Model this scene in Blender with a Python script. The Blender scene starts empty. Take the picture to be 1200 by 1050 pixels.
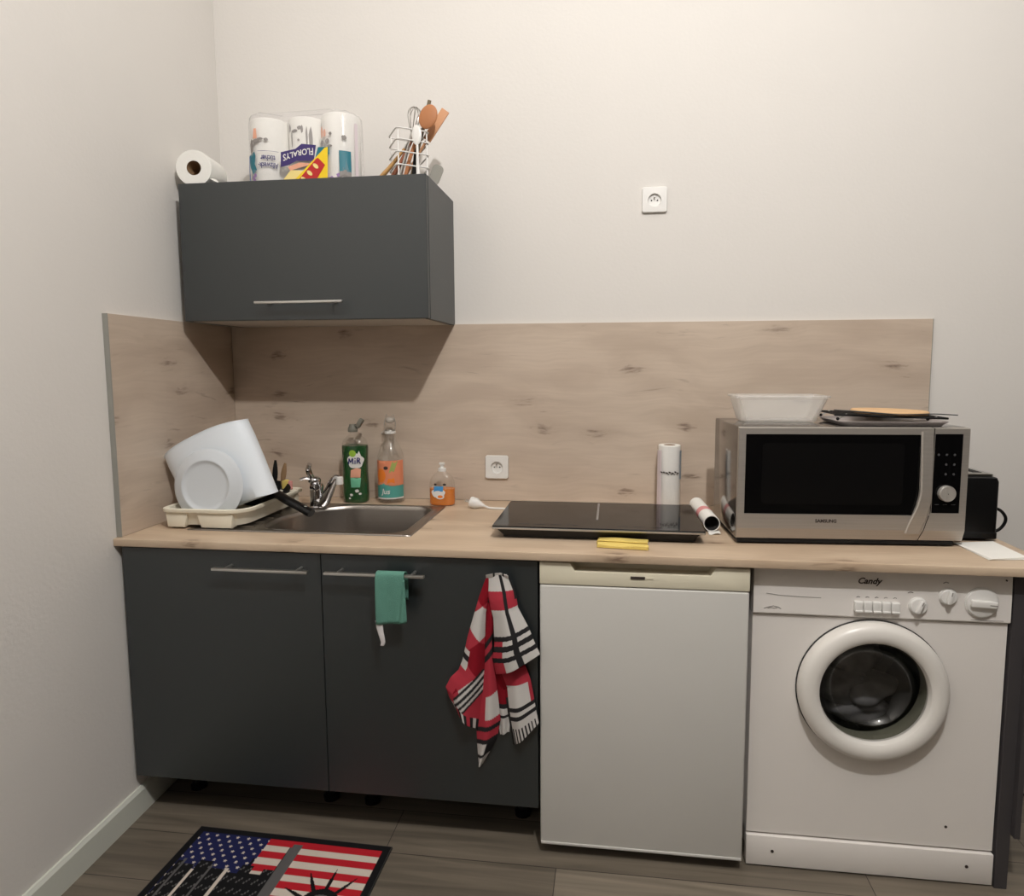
import bpy, bmesh, math, random
from mathutils import Vector, Matrix
random.seed(7)
PI = math.pi
scn = bpy.context.scene
COL = scn.collection

# ------------------------------------------------------------------ materials
def lin(c):
    c = c / 255.0
    return c / 12.92 if c <= .04045 else ((c + .055) / 1.055) ** 2.4
def rgb(t): return (lin(t[0]), lin(t[1]), lin(t[2]), 1)

def new_mat(name):
    m = bpy.data.materials.new(name); m.use_nodes = True
    nt = m.node_tree
    return m, nt, nt.nodes, nt.links, nt.nodes['Principled BSDF']

def mat(name, color, rough=.5, metal=0., var=.04, scale=30., bump=0., bscale=200., spec=.5, coat=0., sub=None):
    m, nt, N, L, b = new_mat(name)
    tc = N.new('ShaderNodeTexCoord')
    nz = N.new('ShaderNodeTexNoise'); nz.inputs['Scale'].default_value = scale; nz.inputs['Detail'].default_value = 4
    L.new(tc.outputs['Object'], nz.inputs['Vector'])
    mx = N.new('ShaderNodeMix'); mx.data_type = 'RGBA'
    c = rgb(color)
    mx.inputs[6].default_value = tuple(max(0, x * (1 - var)) for x in c[:3]) + (1,)
    mx.inputs[7].default_value = tuple(min(1, x * (1 + var)) for x in c[:3]) + (1,)
    L.new(nz.outputs['Fac'], mx.inputs[0]); L.new(mx.outputs[2], b.inputs['Base Color'])
    b.inputs['Roughness'].default_value = rough; b.inputs['Metallic'].default_value = metal
    b.inputs['Specular IOR Level'].default_value = spec
    if coat: b.inputs['Coat Weight'].default_value = coat; b.inputs['Coat Roughness'].default_value = .05
    if bump:
        n2 = N.new('ShaderNodeTexNoise'); n2.inputs['Scale'].default_value = bscale; n2.inputs['Detail'].default_value = 3
        L.new(tc.outputs['Object'], n2.inputs['Vector'])
        bp = N.new('ShaderNodeBump'); bp.inputs['Strength'].default_value = bump; bp.inputs['Distance'].default_value = .002
        L.new(n2.outputs['Fac'], bp.inputs['Height']); L.new(bp.outputs['Normal'], b.inputs['Normal'])
    return m

def brushed(name, color, rough, axis=0, var=.12, aniso=0):
    m, nt, N, L, b = new_mat(name)
    tc = N.new('ShaderNodeTexCoord'); mp = N.new('ShaderNodeMapping')
    sc = [220, 220, 220]; sc[axis] = 3
    mp.inputs['Scale'].default_value = sc
    nz = N.new('ShaderNodeTexNoise'); nz.inputs['Scale'].default_value = 1.5; nz.inputs['Detail'].default_value = 3
    L.new(tc.outputs['Object'], mp.inputs['Vector']); L.new(mp.outputs['Vector'], nz.inputs['Vector'])
    mx = N.new('ShaderNodeMix'); mx.data_type = 'RGBA'; c = rgb(color)
    mx.inputs[6].default_value = tuple(x * (1 - var) for x in c[:3]) + (1,)
    mx.inputs[7].default_value = tuple(min(1, x * (1 + var)) for x in c[:3]) + (1,)
    L.new(nz.outputs['Fac'], mx.inputs[0]); L.new(mx.outputs[2], b.inputs['Base Color'])
    b.inputs['Metallic'].default_value = 1; b.inputs['Roughness'].default_value = rough
    return m

def film(name, color, alpha, rough=.08, gl=.12, milky=False):
    """thin clear plastic or glass: mostly see-through, a little tinted body, a glossy skin"""
    m, nt, N, L, b = new_mat(name)
    N.remove(b); out = N['Material Output']
    tr = N.new('ShaderNodeBsdfTransparent'); df = N.new('ShaderNodeBsdfDiffuse'); gs = N.new('ShaderNodeBsdfGlossy')
    df.inputs['Color'].default_value = rgb(color); gs.inputs['Roughness'].default_value = rough
    tr.inputs['Color'].default_value = tuple(.86 + .14 * x for x in rgb(color)[:3]) + (1,)
    nz = N.new('ShaderNodeTexNoise'); nz.inputs['Scale'].default_value = 25
    mr = N.new('ShaderNodeMapRange'); mr.inputs[3].default_value = alpha * .75; mr.inputs[4].default_value = alpha * 1.25
    if not milky: L.new(nz.outputs['Fac'], mr.inputs[0])
    m1 = N.new('ShaderNodeMixShader'); L.new(mr.outputs[0], m1.inputs[0]); L.new(tr.outputs[0], m1.inputs[1]); L.new(df.outputs[0], m1.inputs[2])
    lw = N.new('ShaderNodeFresnel'); lw.inputs['IOR'].default_value = 1.45
    ad = N.new('ShaderNodeMath'); ad.operation = 'MULTIPLY_ADD'; ad.inputs[1].default_value = .8; ad.inputs[2].default_value = gl * .3
    L.new(lw.outputs[0], ad.inputs[0])
    ge = N.new('ShaderNodeNewGeometry'); iv = N.new('ShaderNodeMath'); iv.operation = 'SUBTRACT'; iv.inputs[0].default_value = 1
    L.new(ge.outputs['Backfacing'], iv.inputs[1]); ml = N.new('ShaderNodeMath'); ml.operation = 'MULTIPLY'
    L.new(ad.outputs[0], ml.inputs[0]); L.new(iv.outputs[0], ml.inputs[1]); ad = ml
    m2 = N.new('ShaderNodeMixShader'); L.new(ad.outputs[0], m2.inputs[0]); L.new(m1.outputs[0], m2.inputs[1]); L.new(gs.outputs[0], m2.inputs[2])
    L.new(m2.outputs[0], out.inputs['Surface'])
    return m

def attr_mat(name, rough=.9, bump=.3, bscale=600, sheen=0):
    m, nt, N, L, b = new_mat(name)
    at = N.new('ShaderNodeAttribute'); at.attribute_name = 'Col'
    nz = N.new('ShaderNodeTexNoise'); nz.inputs['Scale'].default_value = bscale
    tc = N.new('ShaderNodeTexCoord'); L.new(tc.outputs['Object'], nz.inputs['Vector'])
    mx = N.new('ShaderNodeMix'); mx.data_type = 'RGBA'; mx.blend_type = 'MULTIPLY'; mx.inputs[0].default_value = .25
    L.new(at.outputs['Color'], mx.inputs[6]); L.new(nz.outputs['Color'], mx.inputs[7])
    L.new(mx.outputs[2], b.inputs['Base Color']); b.inputs['Roughness'].default_value = rough
    b.inputs['Specular IOR Level'].default_value = .2
    bp = N.new('ShaderNodeBump'); bp.inputs['Strength'].default_value = bump; bp.inputs['Distance'].default_value = .001
    L.new(nz.outputs['Fac'], bp.inputs['Height']); L.new(bp.outputs['Normal'], b.inputs['Normal'])
    return m

def wood(name, base, dark, knot, mode, rough=.45, seed=0.0):
    """pale knotty oak laminate; grain runs along u; mode maps object axes to (u, v)"""
    m, nt, N, L, b = new_mat(name)
    tc = N.new('ShaderNodeTexCoord'); sp = N.new('ShaderNodeSeparateXYZ'); L.new(tc.outputs['Object'], sp.inputs[0])
    cb = N.new('ShaderNodeCombineXYZ')
    def M(op, a, bb=None, v=None):
        n = N.new('ShaderNodeMath'); n.operation = op
        L.new(a, n.inputs[0])
        if bb is not None: L.new(bb, n.inputs[1])
        elif v is not None: n.inputs[1].default_value = v
        return n.outputs[0]
    X, Y, Z = sp.outputs
    if mode == 'back':   u, v = X, Z
    elif mode == 'side': u, v = Y, Z
    else:                u, v = X, M('SUBTRACT', Y, Z)
    L.new(M('ADD', u, v=seed), cb.inputs[0]); L.new(v, cb.inputs[1])
    # slow warp so the grain swirls
    wz = N.new('ShaderNodeTexNoise'); wz.inputs['Scale'].default_value = 3.5; wz.inputs['Detail'].default_value = 2
    L.new(cb.outputs[0], wz.inputs['Vector'])
    wm = N.new('ShaderNodeVectorMath'); wm.operation = 'MULTIPLY_ADD'
    L.new(wz.outputs['Color'], wm.inputs[0]); wm.inputs[1].default_value = (.05, .07, 0); L.new(cb.outputs[0], wm.inputs[2])
    def noise(scale3, det, dist=0):
        mp = N.new('ShaderNodeMapping'); mp.inputs['Scale'].default_value = scale3; L.new(wm.outputs[0], mp.inputs['Vector'])
        nz = N.new('ShaderNodeTexNoise'); nz.inputs['Scale'].default_value = 1; nz.inputs['Detail'].default_value = det
        nz.inputs['Distortion'].default_value = dist; L.new(mp.outputs[0], nz.inputs['Vector'])
        return nz.outputs['Fac']
    def ramp(f, a, c, v0=0., v1=1.):
        r = N.new('ShaderNodeMapRange'); r.inputs[1].default_value = a; r.inputs[2].default_value = c
        r.inputs[3].default_value = v0; r.inputs[4].default_value = v1; r.interpolation_type = 'SMOOTHSTEP'
        L.new(f, r.inputs[0]); return r.outputs[0]
    def mix(f, A, B, bl='MIX'):
        x = N.new('ShaderNodeMix'); x.data_type = 'RGBA'; x.blend_type = bl
        L.new(f, x.inputs[0])
        for s, k in ((A, 6), (B, 7)):
            if isinstance(s, tuple): x.inputs[k].default_value = s
            else: L.new(s, x.inputs[k])
        return x.outputs[2]
    broad = ramp(noise((2.6, 10, 1), 4, .5), .35, .68, 0, .7)
    c1 = mix(broad, rgb(base), rgb(dark))
    fine = ramp(noise((5, 120, 1), 4, .3), .3, .75, 0, .28)
    c2 = mix(fine, c1, rgb(dark))
    # grain tails beside the knots
    vo = N.new('ShaderNodeTexVoronoi'); vo.inputs['Scale'].default_value = 1; vo.feature = 'F1'; vo.voronoi_dimensions = '2D'
    mp = N.new('ShaderNodeMapping'); mp.inputs['Scale'].default_value = (3.4, 8.5, 1); L.new(wm.outputs[0], mp.inputs['Vector'])
    L.new(mp.outputs[0], vo.inputs['Vector'])
    sc = N.new('ShaderNodeSeparateColor'); L.new(vo.outputs['Color'], sc.inputs[0])
    dist = M('ADD', vo.outputs['Distance'], M('MULTIPLY', M('SUBTRACT', noise((26, 70, 1), 3, .5), v=.5), v=.30))
    keep = M('GREATER_THAN', sc.outputs[0], v=.5)
    halo = M('MULTIPLY', ramp(dist, .02, .34, .55, 0), keep)
    c3 = mix(halo, c2, rgb(dark))
    core = M('MULTIPLY', M('MULTIPLY', ramp(dist, .0, .15, .75, 0), keep), ramp(noise((14, 90, 1), 3), .36, .60))
    c4 = mix(core, c3, rgb(knot))
    # short dark streaks
    st = M('MULTIPLY', ramp(noise((6, 34, 1), 3, 1.2), .61, .78, 0, .48), ramp(noise((3, 5, 1), 1), .45, .6))
    c5 = mix(st, c4, rgb(knot))
    L.new(c5, b.inputs['Base Color']); b.inputs['Roughness'].default_value = rough
    b.inputs['Specular IOR Level'].default_value = .35
    return m

def floor_mat():
    m, nt, N, L, b = new_mat('grey oak plank floor')
    tc = N.new('ShaderNodeTexCoord')
    br = N.new('ShaderNodeTexBrick')
    br.inputs['Scale'].default_value = 1; br.inputs['Brick Width'].default_value = 1.25; br.inputs['Row Height'].default_value = .16
    br.inputs['Mortar Size'].default_value = .0012; br.inputs['Mortar Smooth'].default_value = .2; br.offset = .37
    br.inputs['Color1'].default_value = rgb((130, 120, 106)); br.inputs['Color2'].default_value = rgb((108, 99, 87))
    br.inputs['Mortar'].default_value = rgb((52, 45, 40)); br.inputs['Bias'].default_value = 0
    L.new(tc.outputs['Object'], br.inputs['Vector'])
    mp = N.new('ShaderNodeMapping'); mp.inputs['Scale'].default_value = (2, 34, 1); L.new(tc.outputs['Object'], mp.inputs['Vector'])
    nz = N.new('ShaderNodeTexNoise'); nz.inputs['Scale'].default_value = 1; nz.inputs['Detail'].default_value = 6; nz.inputs['Distortion'].default_value = .8
    L.new(mp.outputs[0], nz.inputs['Vector'])
    cr = N.new('ShaderNodeMapRange'); cr.inputs[1].default_value = .3; cr.inputs[2].default_value = .75; cr.inputs[3].default_value = .62; cr.inputs[4].default_value = 1.2
    L.new(nz.outputs['Fac'], cr.inputs[0])
    mx = N.new('ShaderNodeMix'); mx.data_type = 'RGBA'; mx.blend_type = 'MULTIPLY'; mx.inputs[0].default_value = 1
    L.new(br.outputs['Color'], mx.inputs[6]); L.new(cr.outputs[0], mx.inputs[7])
    L.new(mx.outputs[2], b.inputs['Base Color']); b.inputs['Roughness'].default_value = .5
    return m

M_wall = mat('off white wall paint', (223, 219, 214), .85, var=.015, scale=6, bump=.25, bscale=90, spec=.2)
M_wall2 = mat('taupe low bounce wall paint', (108, 102, 96), .9, var=.03, scale=6, spec=.1)  # tone of the unseen walls, set dark to cut bounced light
M_ceil = mat('ceiling paint', (232, 229, 224), .9, var=.01, spec=.2)
M_floor = floor_mat()
M_base = mat('white painted skirting', (214, 216, 206), .4, var=.02)
M_splash = wood('oak splashback', (206, 189, 172), (182, 164, 147), (104, 84, 72), 'back', .5)
M_splash_side = wood('oak splashback side', (206, 189, 172), (182, 164, 147), (104, 84, 72), 'side', .5, 1.7)
M_top = wood('oak worktop laminate', (206, 185, 161), (178, 154, 130), (92, 70, 56), 'top', .4, .6)
M_edge = mat('grey edge strip', (150, 149, 142), .5)
M_cab = mat('anthracite cabinet front', (34, 40, 42), .42, var=.03, bump=.08, bscale=500, spec=1.)
M_cab.node_tree.nodes['Principled BSDF'].inputs['IOR'].default_value = 1.5
M_cabin = mat('cabinet carcass', (72, 74, 74), .55)
M_cabdk = mat('dark grey end board', (64, 61, 63), .55)
M_black = mat('black plastic', (12, 12, 13), .35, spec=.35)
M_blackm = mat('matte black plastic', (20, 20, 20), .6, spec=.3)
M_gblk = mat('black glass', (8, 8, 9), .07, spec=.3)
M_steel = brushed('brushed steel', (186, 184, 180), .28, 0)
M_bar = brushed('satin bar steel', (214, 212, 208), .38, 0, .05)
M_steelf = brushed('brushed steel front', (184, 178, 171), .5, 0); M_steelf.node_tree.nodes['Principled BSDF'].inputs['Metallic'].default_value = .72
M_steelside = brushed('smooth steel side', (134, 131, 128), .13, 1, .04); M_steelside.node_tree.nodes['Principled BSDF'].inputs['Metallic'].default_value = .92
M_sink = brushed('sink steel', (158, 152, 146), .3, 0, .08)
M_chrome = mat('chrome', (205, 205, 207), .08, 1., var=.02)
M_white = mat('white plastic', (228, 226, 222), .35, var=.015)
M_appl = mat('white enamel', (232, 227, 222), .35, var=.02, scale=12, bump=.05, bscale=300)
M_fridge = mat('fridge enamel', (206, 204, 199), .4, var=.02, scale=8, bump=.06, bscale=300)
M_cream = mat('yellowed cream plastic', (224, 217, 195), .45, var=.04, scale=9)
M_ring = mat('white door ring plastic', (228, 224, 218), .3, var=.02, scale=20)
M_dgrey = mat('dark grey rubber', (48, 47, 46), .6)
M_ink = mat('dark print', (58, 48, 44), .6)
M_inkg = mat('grey print', (138, 132, 128), .6)
M_tub = mat('bluish white plastic', (236, 243, 250), .3, var=.01)
M_rack = mat('ivory plastic', (232, 226, 208), .4, var=.02)
M_plate = mat('white glazed ceramic', (208, 213, 218), .2, var=.01)
M_paper = mat('white paper', (236, 234, 228), .9, var=.02, bump=.3, bscale=120)
M_card = mat('brown card', (150, 120, 88), .9)
M_pink = mat('pink print', (222, 150, 150), .8)
M_film = film('clear wrap', (240, 238, 240), .10, .12, .10)
M_glass = film('clear bottle glass', (220, 218, 210), .06, .04, .15)
M_clear = film('clear plastic shell', (226, 222, 214), .02, .1, .05)
M_tubclear = film('frosted plastic', (240, 238, 234), .20, .3, .03, True)
M_door = film('dark door glass', (30, 32, 24), .12, .03, .12)
M_green = mat('green liquid', (2, 74, 24), .25, var=.05, coat=.1)
M_amber = mat('amber soap', (214, 122, 38), .2, var=.05, coat=.3)
M_navy = mat('navy print', (38, 34, 104), .6)
M_purple = mat('violet print', (58, 44, 108), .5)
M_teal = mat('teal print', (22, 112, 128), .5)
M_blue = mat('blue print', (40, 92, 168), .5)
M_yel = mat('yellow print', (242, 206, 30), .5)
M_red = mat('red print', (190, 34, 34), .5)
M_skin = mat('peach print', (230, 168, 140), .6)
M_orange = mat('orange print', (240, 132, 44), .5)
M_coral = mat('coral print', (226, 140, 104), .5)
M_lblteal = mat('turquoise print', (84, 160, 150), .5)
M_lime = mat('lime print', (150, 190, 60), .5)
M_mauve = mat('mauve print', (222, 210, 214), .5)
M_sky = mat('light blue print', (70, 150, 210), .5)
M_ycloth = mat('yellow sponge cloth', (228, 202, 112), .95, var=.06, scale=60, bump=.6, bscale=350)
M_tealcl = mat('green microfibre', (92, 142, 127), .95, var=.06, scale=60, bump=.7, bscale=500)
M_tag = mat('white fabric strap', (212, 208, 208), .9, bump=.4, bscale=500)
M_wdbrown = mat('brown wooden spoon', (176, 116, 74), .6, var=.12, scale=20)
M_wdpale = mat('pale beech', (206, 152, 112), .6, var=.1, scale=20)
M_wdtan = mat('tan wood handle', (176, 134, 78), .55, var=.15, scale=25)
M_gpl = mat('grey nylon', (150, 148, 140), .5)
M_knob = brushed('turned aluminium', (206, 202, 196), .4, 2); M_knob.node_tree.nodes['Principled BSDF'].inputs['Metallic'].default_value = .6
M_laund = mat('dark laundry', (120, 119, 120), .95, var=.6, scale=12)
M_drum = brushed('drum steel', (90, 92, 88), .4, 0)
M_tan = mat('tan baking stone', (214, 176, 132), .8, var=.08, scale=25)
M_towel = attr_mat('checked cotton', .95, .4, 900)
M_rug = attr_mat('printed mat pile', .95, .35, 500)

# ------------------------------------------------------------------ mesh builder
def V(*a): return Vector(a)
class MB:
    def __init__(s): s.v = []; s.f = []; s.m = []; s.c = None
    def add(s, vs, fs, m=0):
        o = len(s.v); s.v += [tuple(p) for p in vs]
        for f in fs: s.f.append(tuple(i + o for i in f)); s.m.append(m)
        return s
    def bm(s, b, m=0, M=None):
        b.verts.index_update()
        vs = [(M @ v.co if M else v.co.copy()) for v in b.verts]; fs = [[v.index for v in f.verts] for f in b.faces]
        s.add(vs, fs, m); b.free(); return s
    def box(s, x0, x1, y0, y1, z0, z1, bev=0., m=0, seg=2, M=None):
        b = bmesh.new(); bmesh.ops.create_cube(b, size=1)
        for v in b.verts:
            v.co = V((x0 + x1) / 2 + v.co.x * (x1 - x0), (y0 + y1) / 2 + v.co.y * (y1 - y0), (z0 + z1) / 2 + v.co.z * (z1 - z0))
        if bev: bmesh.ops.bevel(b, geom=b.edges[:], offset=bev, segments=seg, profile=.5, affect='EDGES')
        return s.bm(b, m, M)
    def tube(s, pts, r, n=10, m=0, closed=False, flat=1.):
        pts = [Vector(p) for p in pts]; k = len(pts)
        rs = r if isinstance(r, (list, tuple)) else [r] * k
        loops = []; up = None
        for i, p in enumerate(pts):
            if closed: t = pts[(i + 1) % k] - pts[i - 1]
            else: t = pts[min(i + 1, k - 1)] - pts[max(i - 1, 0)]
            t.normalize()
            if up is None:
                up = V(0, 0, 1) if abs(t.z) < .9 else V(0, 1, 0)
            a = t.cross(up)
            if a.length < 1e-6: a = t.orthogonal()
            a.normalize(); bb = a.cross(t).normalized(); up = bb
            loops.append([p + (a * math.cos(2 * PI * j / n) + bb * flat * math.sin(2 * PI * j / n)) * rs[i] for j in range(n)])
        return s.loft(loops, m, cap=not closed, wrap=closed)
    def loft(s, loops, m=0, cap=True, wrap=False, cap0=None, cap1=None):
        n = len(loops[0]); k = len(loops); vs = [p for l in loops for p in l]; fs = []
        for i in range(k if wrap else k - 1):
            a = i * n; b = ((i + 1) % k) * n
            for j in range(n): fs.append((a + j, a + (j + 1) % n, b + (j + 1) % n, b + j))
        if not wrap:
            if cap if cap0 is None else cap0: fs.append(tuple(range(n))[::-1])
            if cap if cap1 is None else cap1: fs.append(tuple(range((k - 1) * n, k * n)))
        return s.add(vs, fs, m)
    def lathe(s, prof, org, ax=(0, 0, 1), n=36, m=0, sx=1., sy=1., cap=True, xdir=None):
        ax = Vector(ax).normalized(); org = Vector(org)
        a = Vector(xdir) if xdir else (V(1, 0, 0) if abs(ax.x) < .9 else V(0, 1, 0))
        a = (a - ax * a.dot(ax)).normalized(); b = ax.cross(a)
        loops = [[org + ax * h + (a * sx * math.cos(2 * PI * j / n) + b * sy * math.sin(2 * PI * j / n)) * r for j in range(n)] for r, h in prof]
        return s.loft(loops, m, cap=cap)
    def prism(s, poly, d0, d1, plane='xy', m=0, bev=0.):
        def P(a, b, d): return {'xy': (a, b, d), 'xz': (a, d, b), 'yz': (d, a, b)}[plane]
        n = len(poly)
        b = bmesh.new()
        v0 = [b.verts.new(P(x, y, d0)) for x, y in poly]; v1 = [b.verts.new(P(x, y, d1)) for x, y in poly]
        b.faces.new(v0[::-1]); b.faces.new(v1)
        for i in range(n): b.faces.new((v0[i], v0[(i + 1) % n], v1[(i + 1) % n], v1[i]))
        bmesh.ops.recalc_face_normals(b, faces=b.faces[:])
        if bev: bmesh.ops.bevel(b, geom=b.edges[:], offset=bev, segments=2, profile=.5, affect='EDGES')
        return s.bm(b, m)
    def ball(s, c, r, m=0, sx=1, sy=1, sz=1, M=None, u=20, w=12):
        b = bmesh.new(); bmesh.ops.create_uvsphere(b, u_segments=u, v_segments=w, radius=r)
        for v in b.verts: v.co = V(v.co.x * sx, v.co.y * sy, v.co.z * sz)
        R = M or Matrix.Identity(3)
        for v in b.verts: v.co = R @ v.co + Vector(c)
        return s.bm(b, m)
    def grid(s, fn, nu, nv, m=0, col=None):
        o = len(s.v)
        vs = [fn(i / nu, j / nv) for j in range(nv + 1) for i in range(nu + 1)]
        fs = [(j * (nu + 1) + i, j * (nu + 1) + i + 1, (j + 1) * (nu + 1) + i + 1, (j + 1) * (nu + 1) + i) for j in range(nv) for i in range(nu)]
        if col:
            if s.c is None: s.c = {}
            for j in range(nv + 1):
                for i in range(nu + 1): s.c[o + j * (nu + 1) + i] = col(i / nu, j / nv)
        return s.add(vs, fs, m)
    def text(s, body, size, fn, m=0, shear=0., bold=0., align='CENTER', sx=1.):
        """flat lettering; fn maps (u, v) to a point"""
        cu = bpy.data.curves.new('txt', 'FONT'); cu.body = body; cu.size = 1; cu.align_x = align; cu.align_y = 'CENTER'
        cu.shear = shear; cu.offset = bold / size; cu.resolution_u = 3
        ob = bpy.data.objects.new('txt', cu); COL.objects.link(ob)
        dg = bpy.context.evaluated_depsgraph_get(); ev = ob.evaluated_get(dg); me = ev.to_mesh()
        vs = [fn(v.co.x * sx * size, v.co.y * size) for v in me.vertices]; fs = [tuple(p.vertices) for p in me.polygons]
        ev.to_mesh_clear(); bpy.data.objects.remove(ob); bpy.data.curves.remove(cu)
        return s.add(vs, fs, m)
    def build(s, name, mats, parent=None, smooth=True, ang=32, local=False, recalc=True, solid=0.):
        me = bpy.data.meshes.new(name)
        off = parent_loc(parent) if (parent is not None and not local) else V(0, 0, 0)
        me.from_pydata([tuple(Vector(p) - off) for p in s.v], [], s.f)
        mats = mats if isinstance(mats, (list, tuple)) else [mats]
        for x in mats: me.materials.append(x)
        for p, i in zip(me.polygons, s.m): p.material_index = i
        if s.c:
            at = me.color_attributes.new('Col', 'FLOAT_COLOR', 'POINT')
            for i, c in s.c.items(): at.data[i].color = c
        if recalc:
            b = bmesh.new(); b.from_mesh(me); bmesh.ops.recalc_face_normals(b, faces=b.faces[:]); b.to_mesh(me); b.free()
        if smooth:
            for p in me.polygons: p.use_smooth = True
            me.set_sharp_from_angle(angle=math.radians(ang))
        o = bpy.data.objects.new(name, me); COL.objects.link(o)
        if parent is not None: o.parent = parent
        if solid:
            md = o.modifiers.new('thickness', 'SOLIDIFY'); md.thickness = solid; md.offset = 0
        return o

def parent_loc(p):
    l = Vector((0, 0, 0))
    while p is not None: l += p.location; p = p.parent
    return l
def tag(o, label, cat, group=None, kind=None):
    o['label'] = label; o['category'] = cat
    if group: o['group'] = group
    if kind: o['kind'] = kind
    return o
def thing(name, loc, label, cat, group=None, rz=0.):
    o = bpy.data.objects.new(name, None); COL.objects.link(o); o.empty_display_size = .05
    o.location = loc; o.rotation_euler = (0, 0, rz)
    return tag(o, label, cat, group)
def structure(o): o['kind'] = 'structure'; return o
def lab(o, t): o['label'] = t; return o
def spline(pts, n=8):
    """Catmull-Rom through the points"""
    P = [Vector(p) for p in pts]; P = [P[0] * 2 - P[1]] + P + [P[-1] * 2 - P[-2]]; out = []
    for i in range(1, len(P) - 2):
        for k in range(n):
            t = k / n; a, b, c, d = P[i - 1:i + 3]
            out.append(.5 * ((2 * b) + (c - a) * t + (2 * a - 5 * b + 4 * c - d) * t * t + (3 * b - a - 3 * c + d) * t ** 3))
    return out + [P[-2]]
def rrect(x0, x1, y0, y1, rad, n=8):
    """rounded rectangle outline, radii for the corners (x1y1, x0y1, x0y0, x1y0)"""
    if not isinstance(rad, (tuple, list)): rad = (rad,) * 4
    out = []
    for (cx, cy, sx, sy, a0), r in zip(((x1, y1, -1, -1, 0), (x0, y1, 1, -1, 90), (x0, y0, 1, 1, 180), (x1, y0, -1, 1, 270)), rad):
        for k in range(n + 1):
            a = math.radians(a0 + 90 * k / n); out.append((cx + sx * r + r * math.cos(a), cy + sy * r + r * math.sin(a)))
    return out
def arc_pts(cx, cy, r, a0, a1, n): return [(cx + r * math.cos(a0 + (a1 - a0) * i / n), cy + r * math.sin(a0 + (a1 - a0) * i / n)) for i in range(n + 1)]

LW = .0379                       # the left wall is not quite square to the back wall
def wx(y): return -LW * y
T = .828                         # worktop height
H = 3.5

# ------------------------------------------------------------------ room
structure(MB().box(-.4, 5.6, -5.6, .2, -.1, 0).build('floor', M_floor, smooth=False))
structure(MB().box(-.4, 5.6, -5.6, .2, H, H + .1).build('ceiling', M_ceil, smooth=False))
structure(MB().box(-.4, 5.6, 0, .12, 0, H).build('wall_back', M_wall, smooth=False))
structure(MB().prism([(wx(0), 0), (wx(-5.5), -5.5), (-.3, -5.5), (-.3, 0)], 0, H).build('wall_left', M_wall, smooth=False))
structure(MB().box(5.5, 5.6, -5.5, 0, 0, H).build('wall_right', M_wall2, smooth=False))
structure(MB().box(-.4, 5.6, -5.62, -5.5, 0, H).build('wall_front', M_wall2, smooth=False))
bb = [(0, 0), (.012, 0), (.012, .070), (.006, .080), (0, .080)]
def skirt(p0, p1, n):
    m = MB(); l0 = [V(p0[0] + n[0] * a, p0[1] + n[1] * a, b) for a, b in bb]; l1 = [V(p1[0] + n[0] * a, p1[1] + n[1] * a, b) for a, b in bb]
    return m.loft([l0, l1])
structure(skirt((wx(-.02) + .0005, -.02), (wx(-5.48) + .0005, -5.48), (1, LW)).build('baseboard_left', M_base, smooth=False))
structure(skirt((2.46, -.0005), (5.49, -.0005), (0, -1)).build('baseboard_back', M_base, smooth=False))

# ------------------------------------------------------------------ splashback
st = .0145
t = thing('splashback_panel', (wx(-.3), -.3, T), 'short oak splashback panel on the left wall beside the dish rack', 'splashback', 'oak splashback panels')
MB().prism([(wx(-.001) + .0005, -.001), (wx(-.001) + st, -.001), (wx(-.594) + st, -.594), (wx(-.594) + .0005, -.594)], T + .001, 1.442).build('panel', M_splash_side, t, smooth=False)
lab(MB().prism([(wx(-.594) + .0005, -.5942), (wx(-.594) + st + .0008, -.5942), (wx(-.597) + st + .0008, -.597), (wx(-.597) + .0005, -.597)], T + .001, 1.4425).build('edge_strip', M_edge, t, smooth=False), 'grey edge strip')
t = thing('splashback_panel', (1.2, -.005, T), 'long knotty oak splashback panel on the back wall behind the worktop', 'splashback', 'oak splashback panels')
MB().box(.0165, 2.388, -.010, -.0005, T + .001, 1.4425).build('panel', M_splash, t, smooth=False)
lab(MB().box(2.388, 2.390, -.0105, -.0005, T + .001, 1.4425).build('edge_strip', M_edge, t, smooth=False), 'grey edge strip')

# ------------------------------------------------------------------ worktop with a cut-out for the sink
WX1, WF, WB = 2.422, -.611, -.011
hx0, hx1, hy0, hy1 = .345, .815, -.488, -.142
m = MB()
m.prism([(wx(WB) + .016, WB), (hx0, WB), (hx0, WF + .004), (wx(WF) + .001, WF + .004)], T - .022, T)
m.box(hx1, WX1, WF + .004, WB, T - .022, T); m.box(hx0, hx1, WF + .004, hy0, T - .022, T); m.box(hx0, hx1, hy1, WB, T - .022, T)
fr = [(WF + .004, T), (WF + .001, T - .001), (WF, T - .004), (WF, T - .018), (WF + .001, T - .021), (WF + .004, T - .022)]
m.loft([[V(x, a, b) for a, b in fr] for x in (wx(WF) + .001, WX1)])
tag(m.build('worktop', M_top, ang=50), 'long oak laminate kitchen worktop over the dark cabinets and white appliances', 'worktop')

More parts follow.
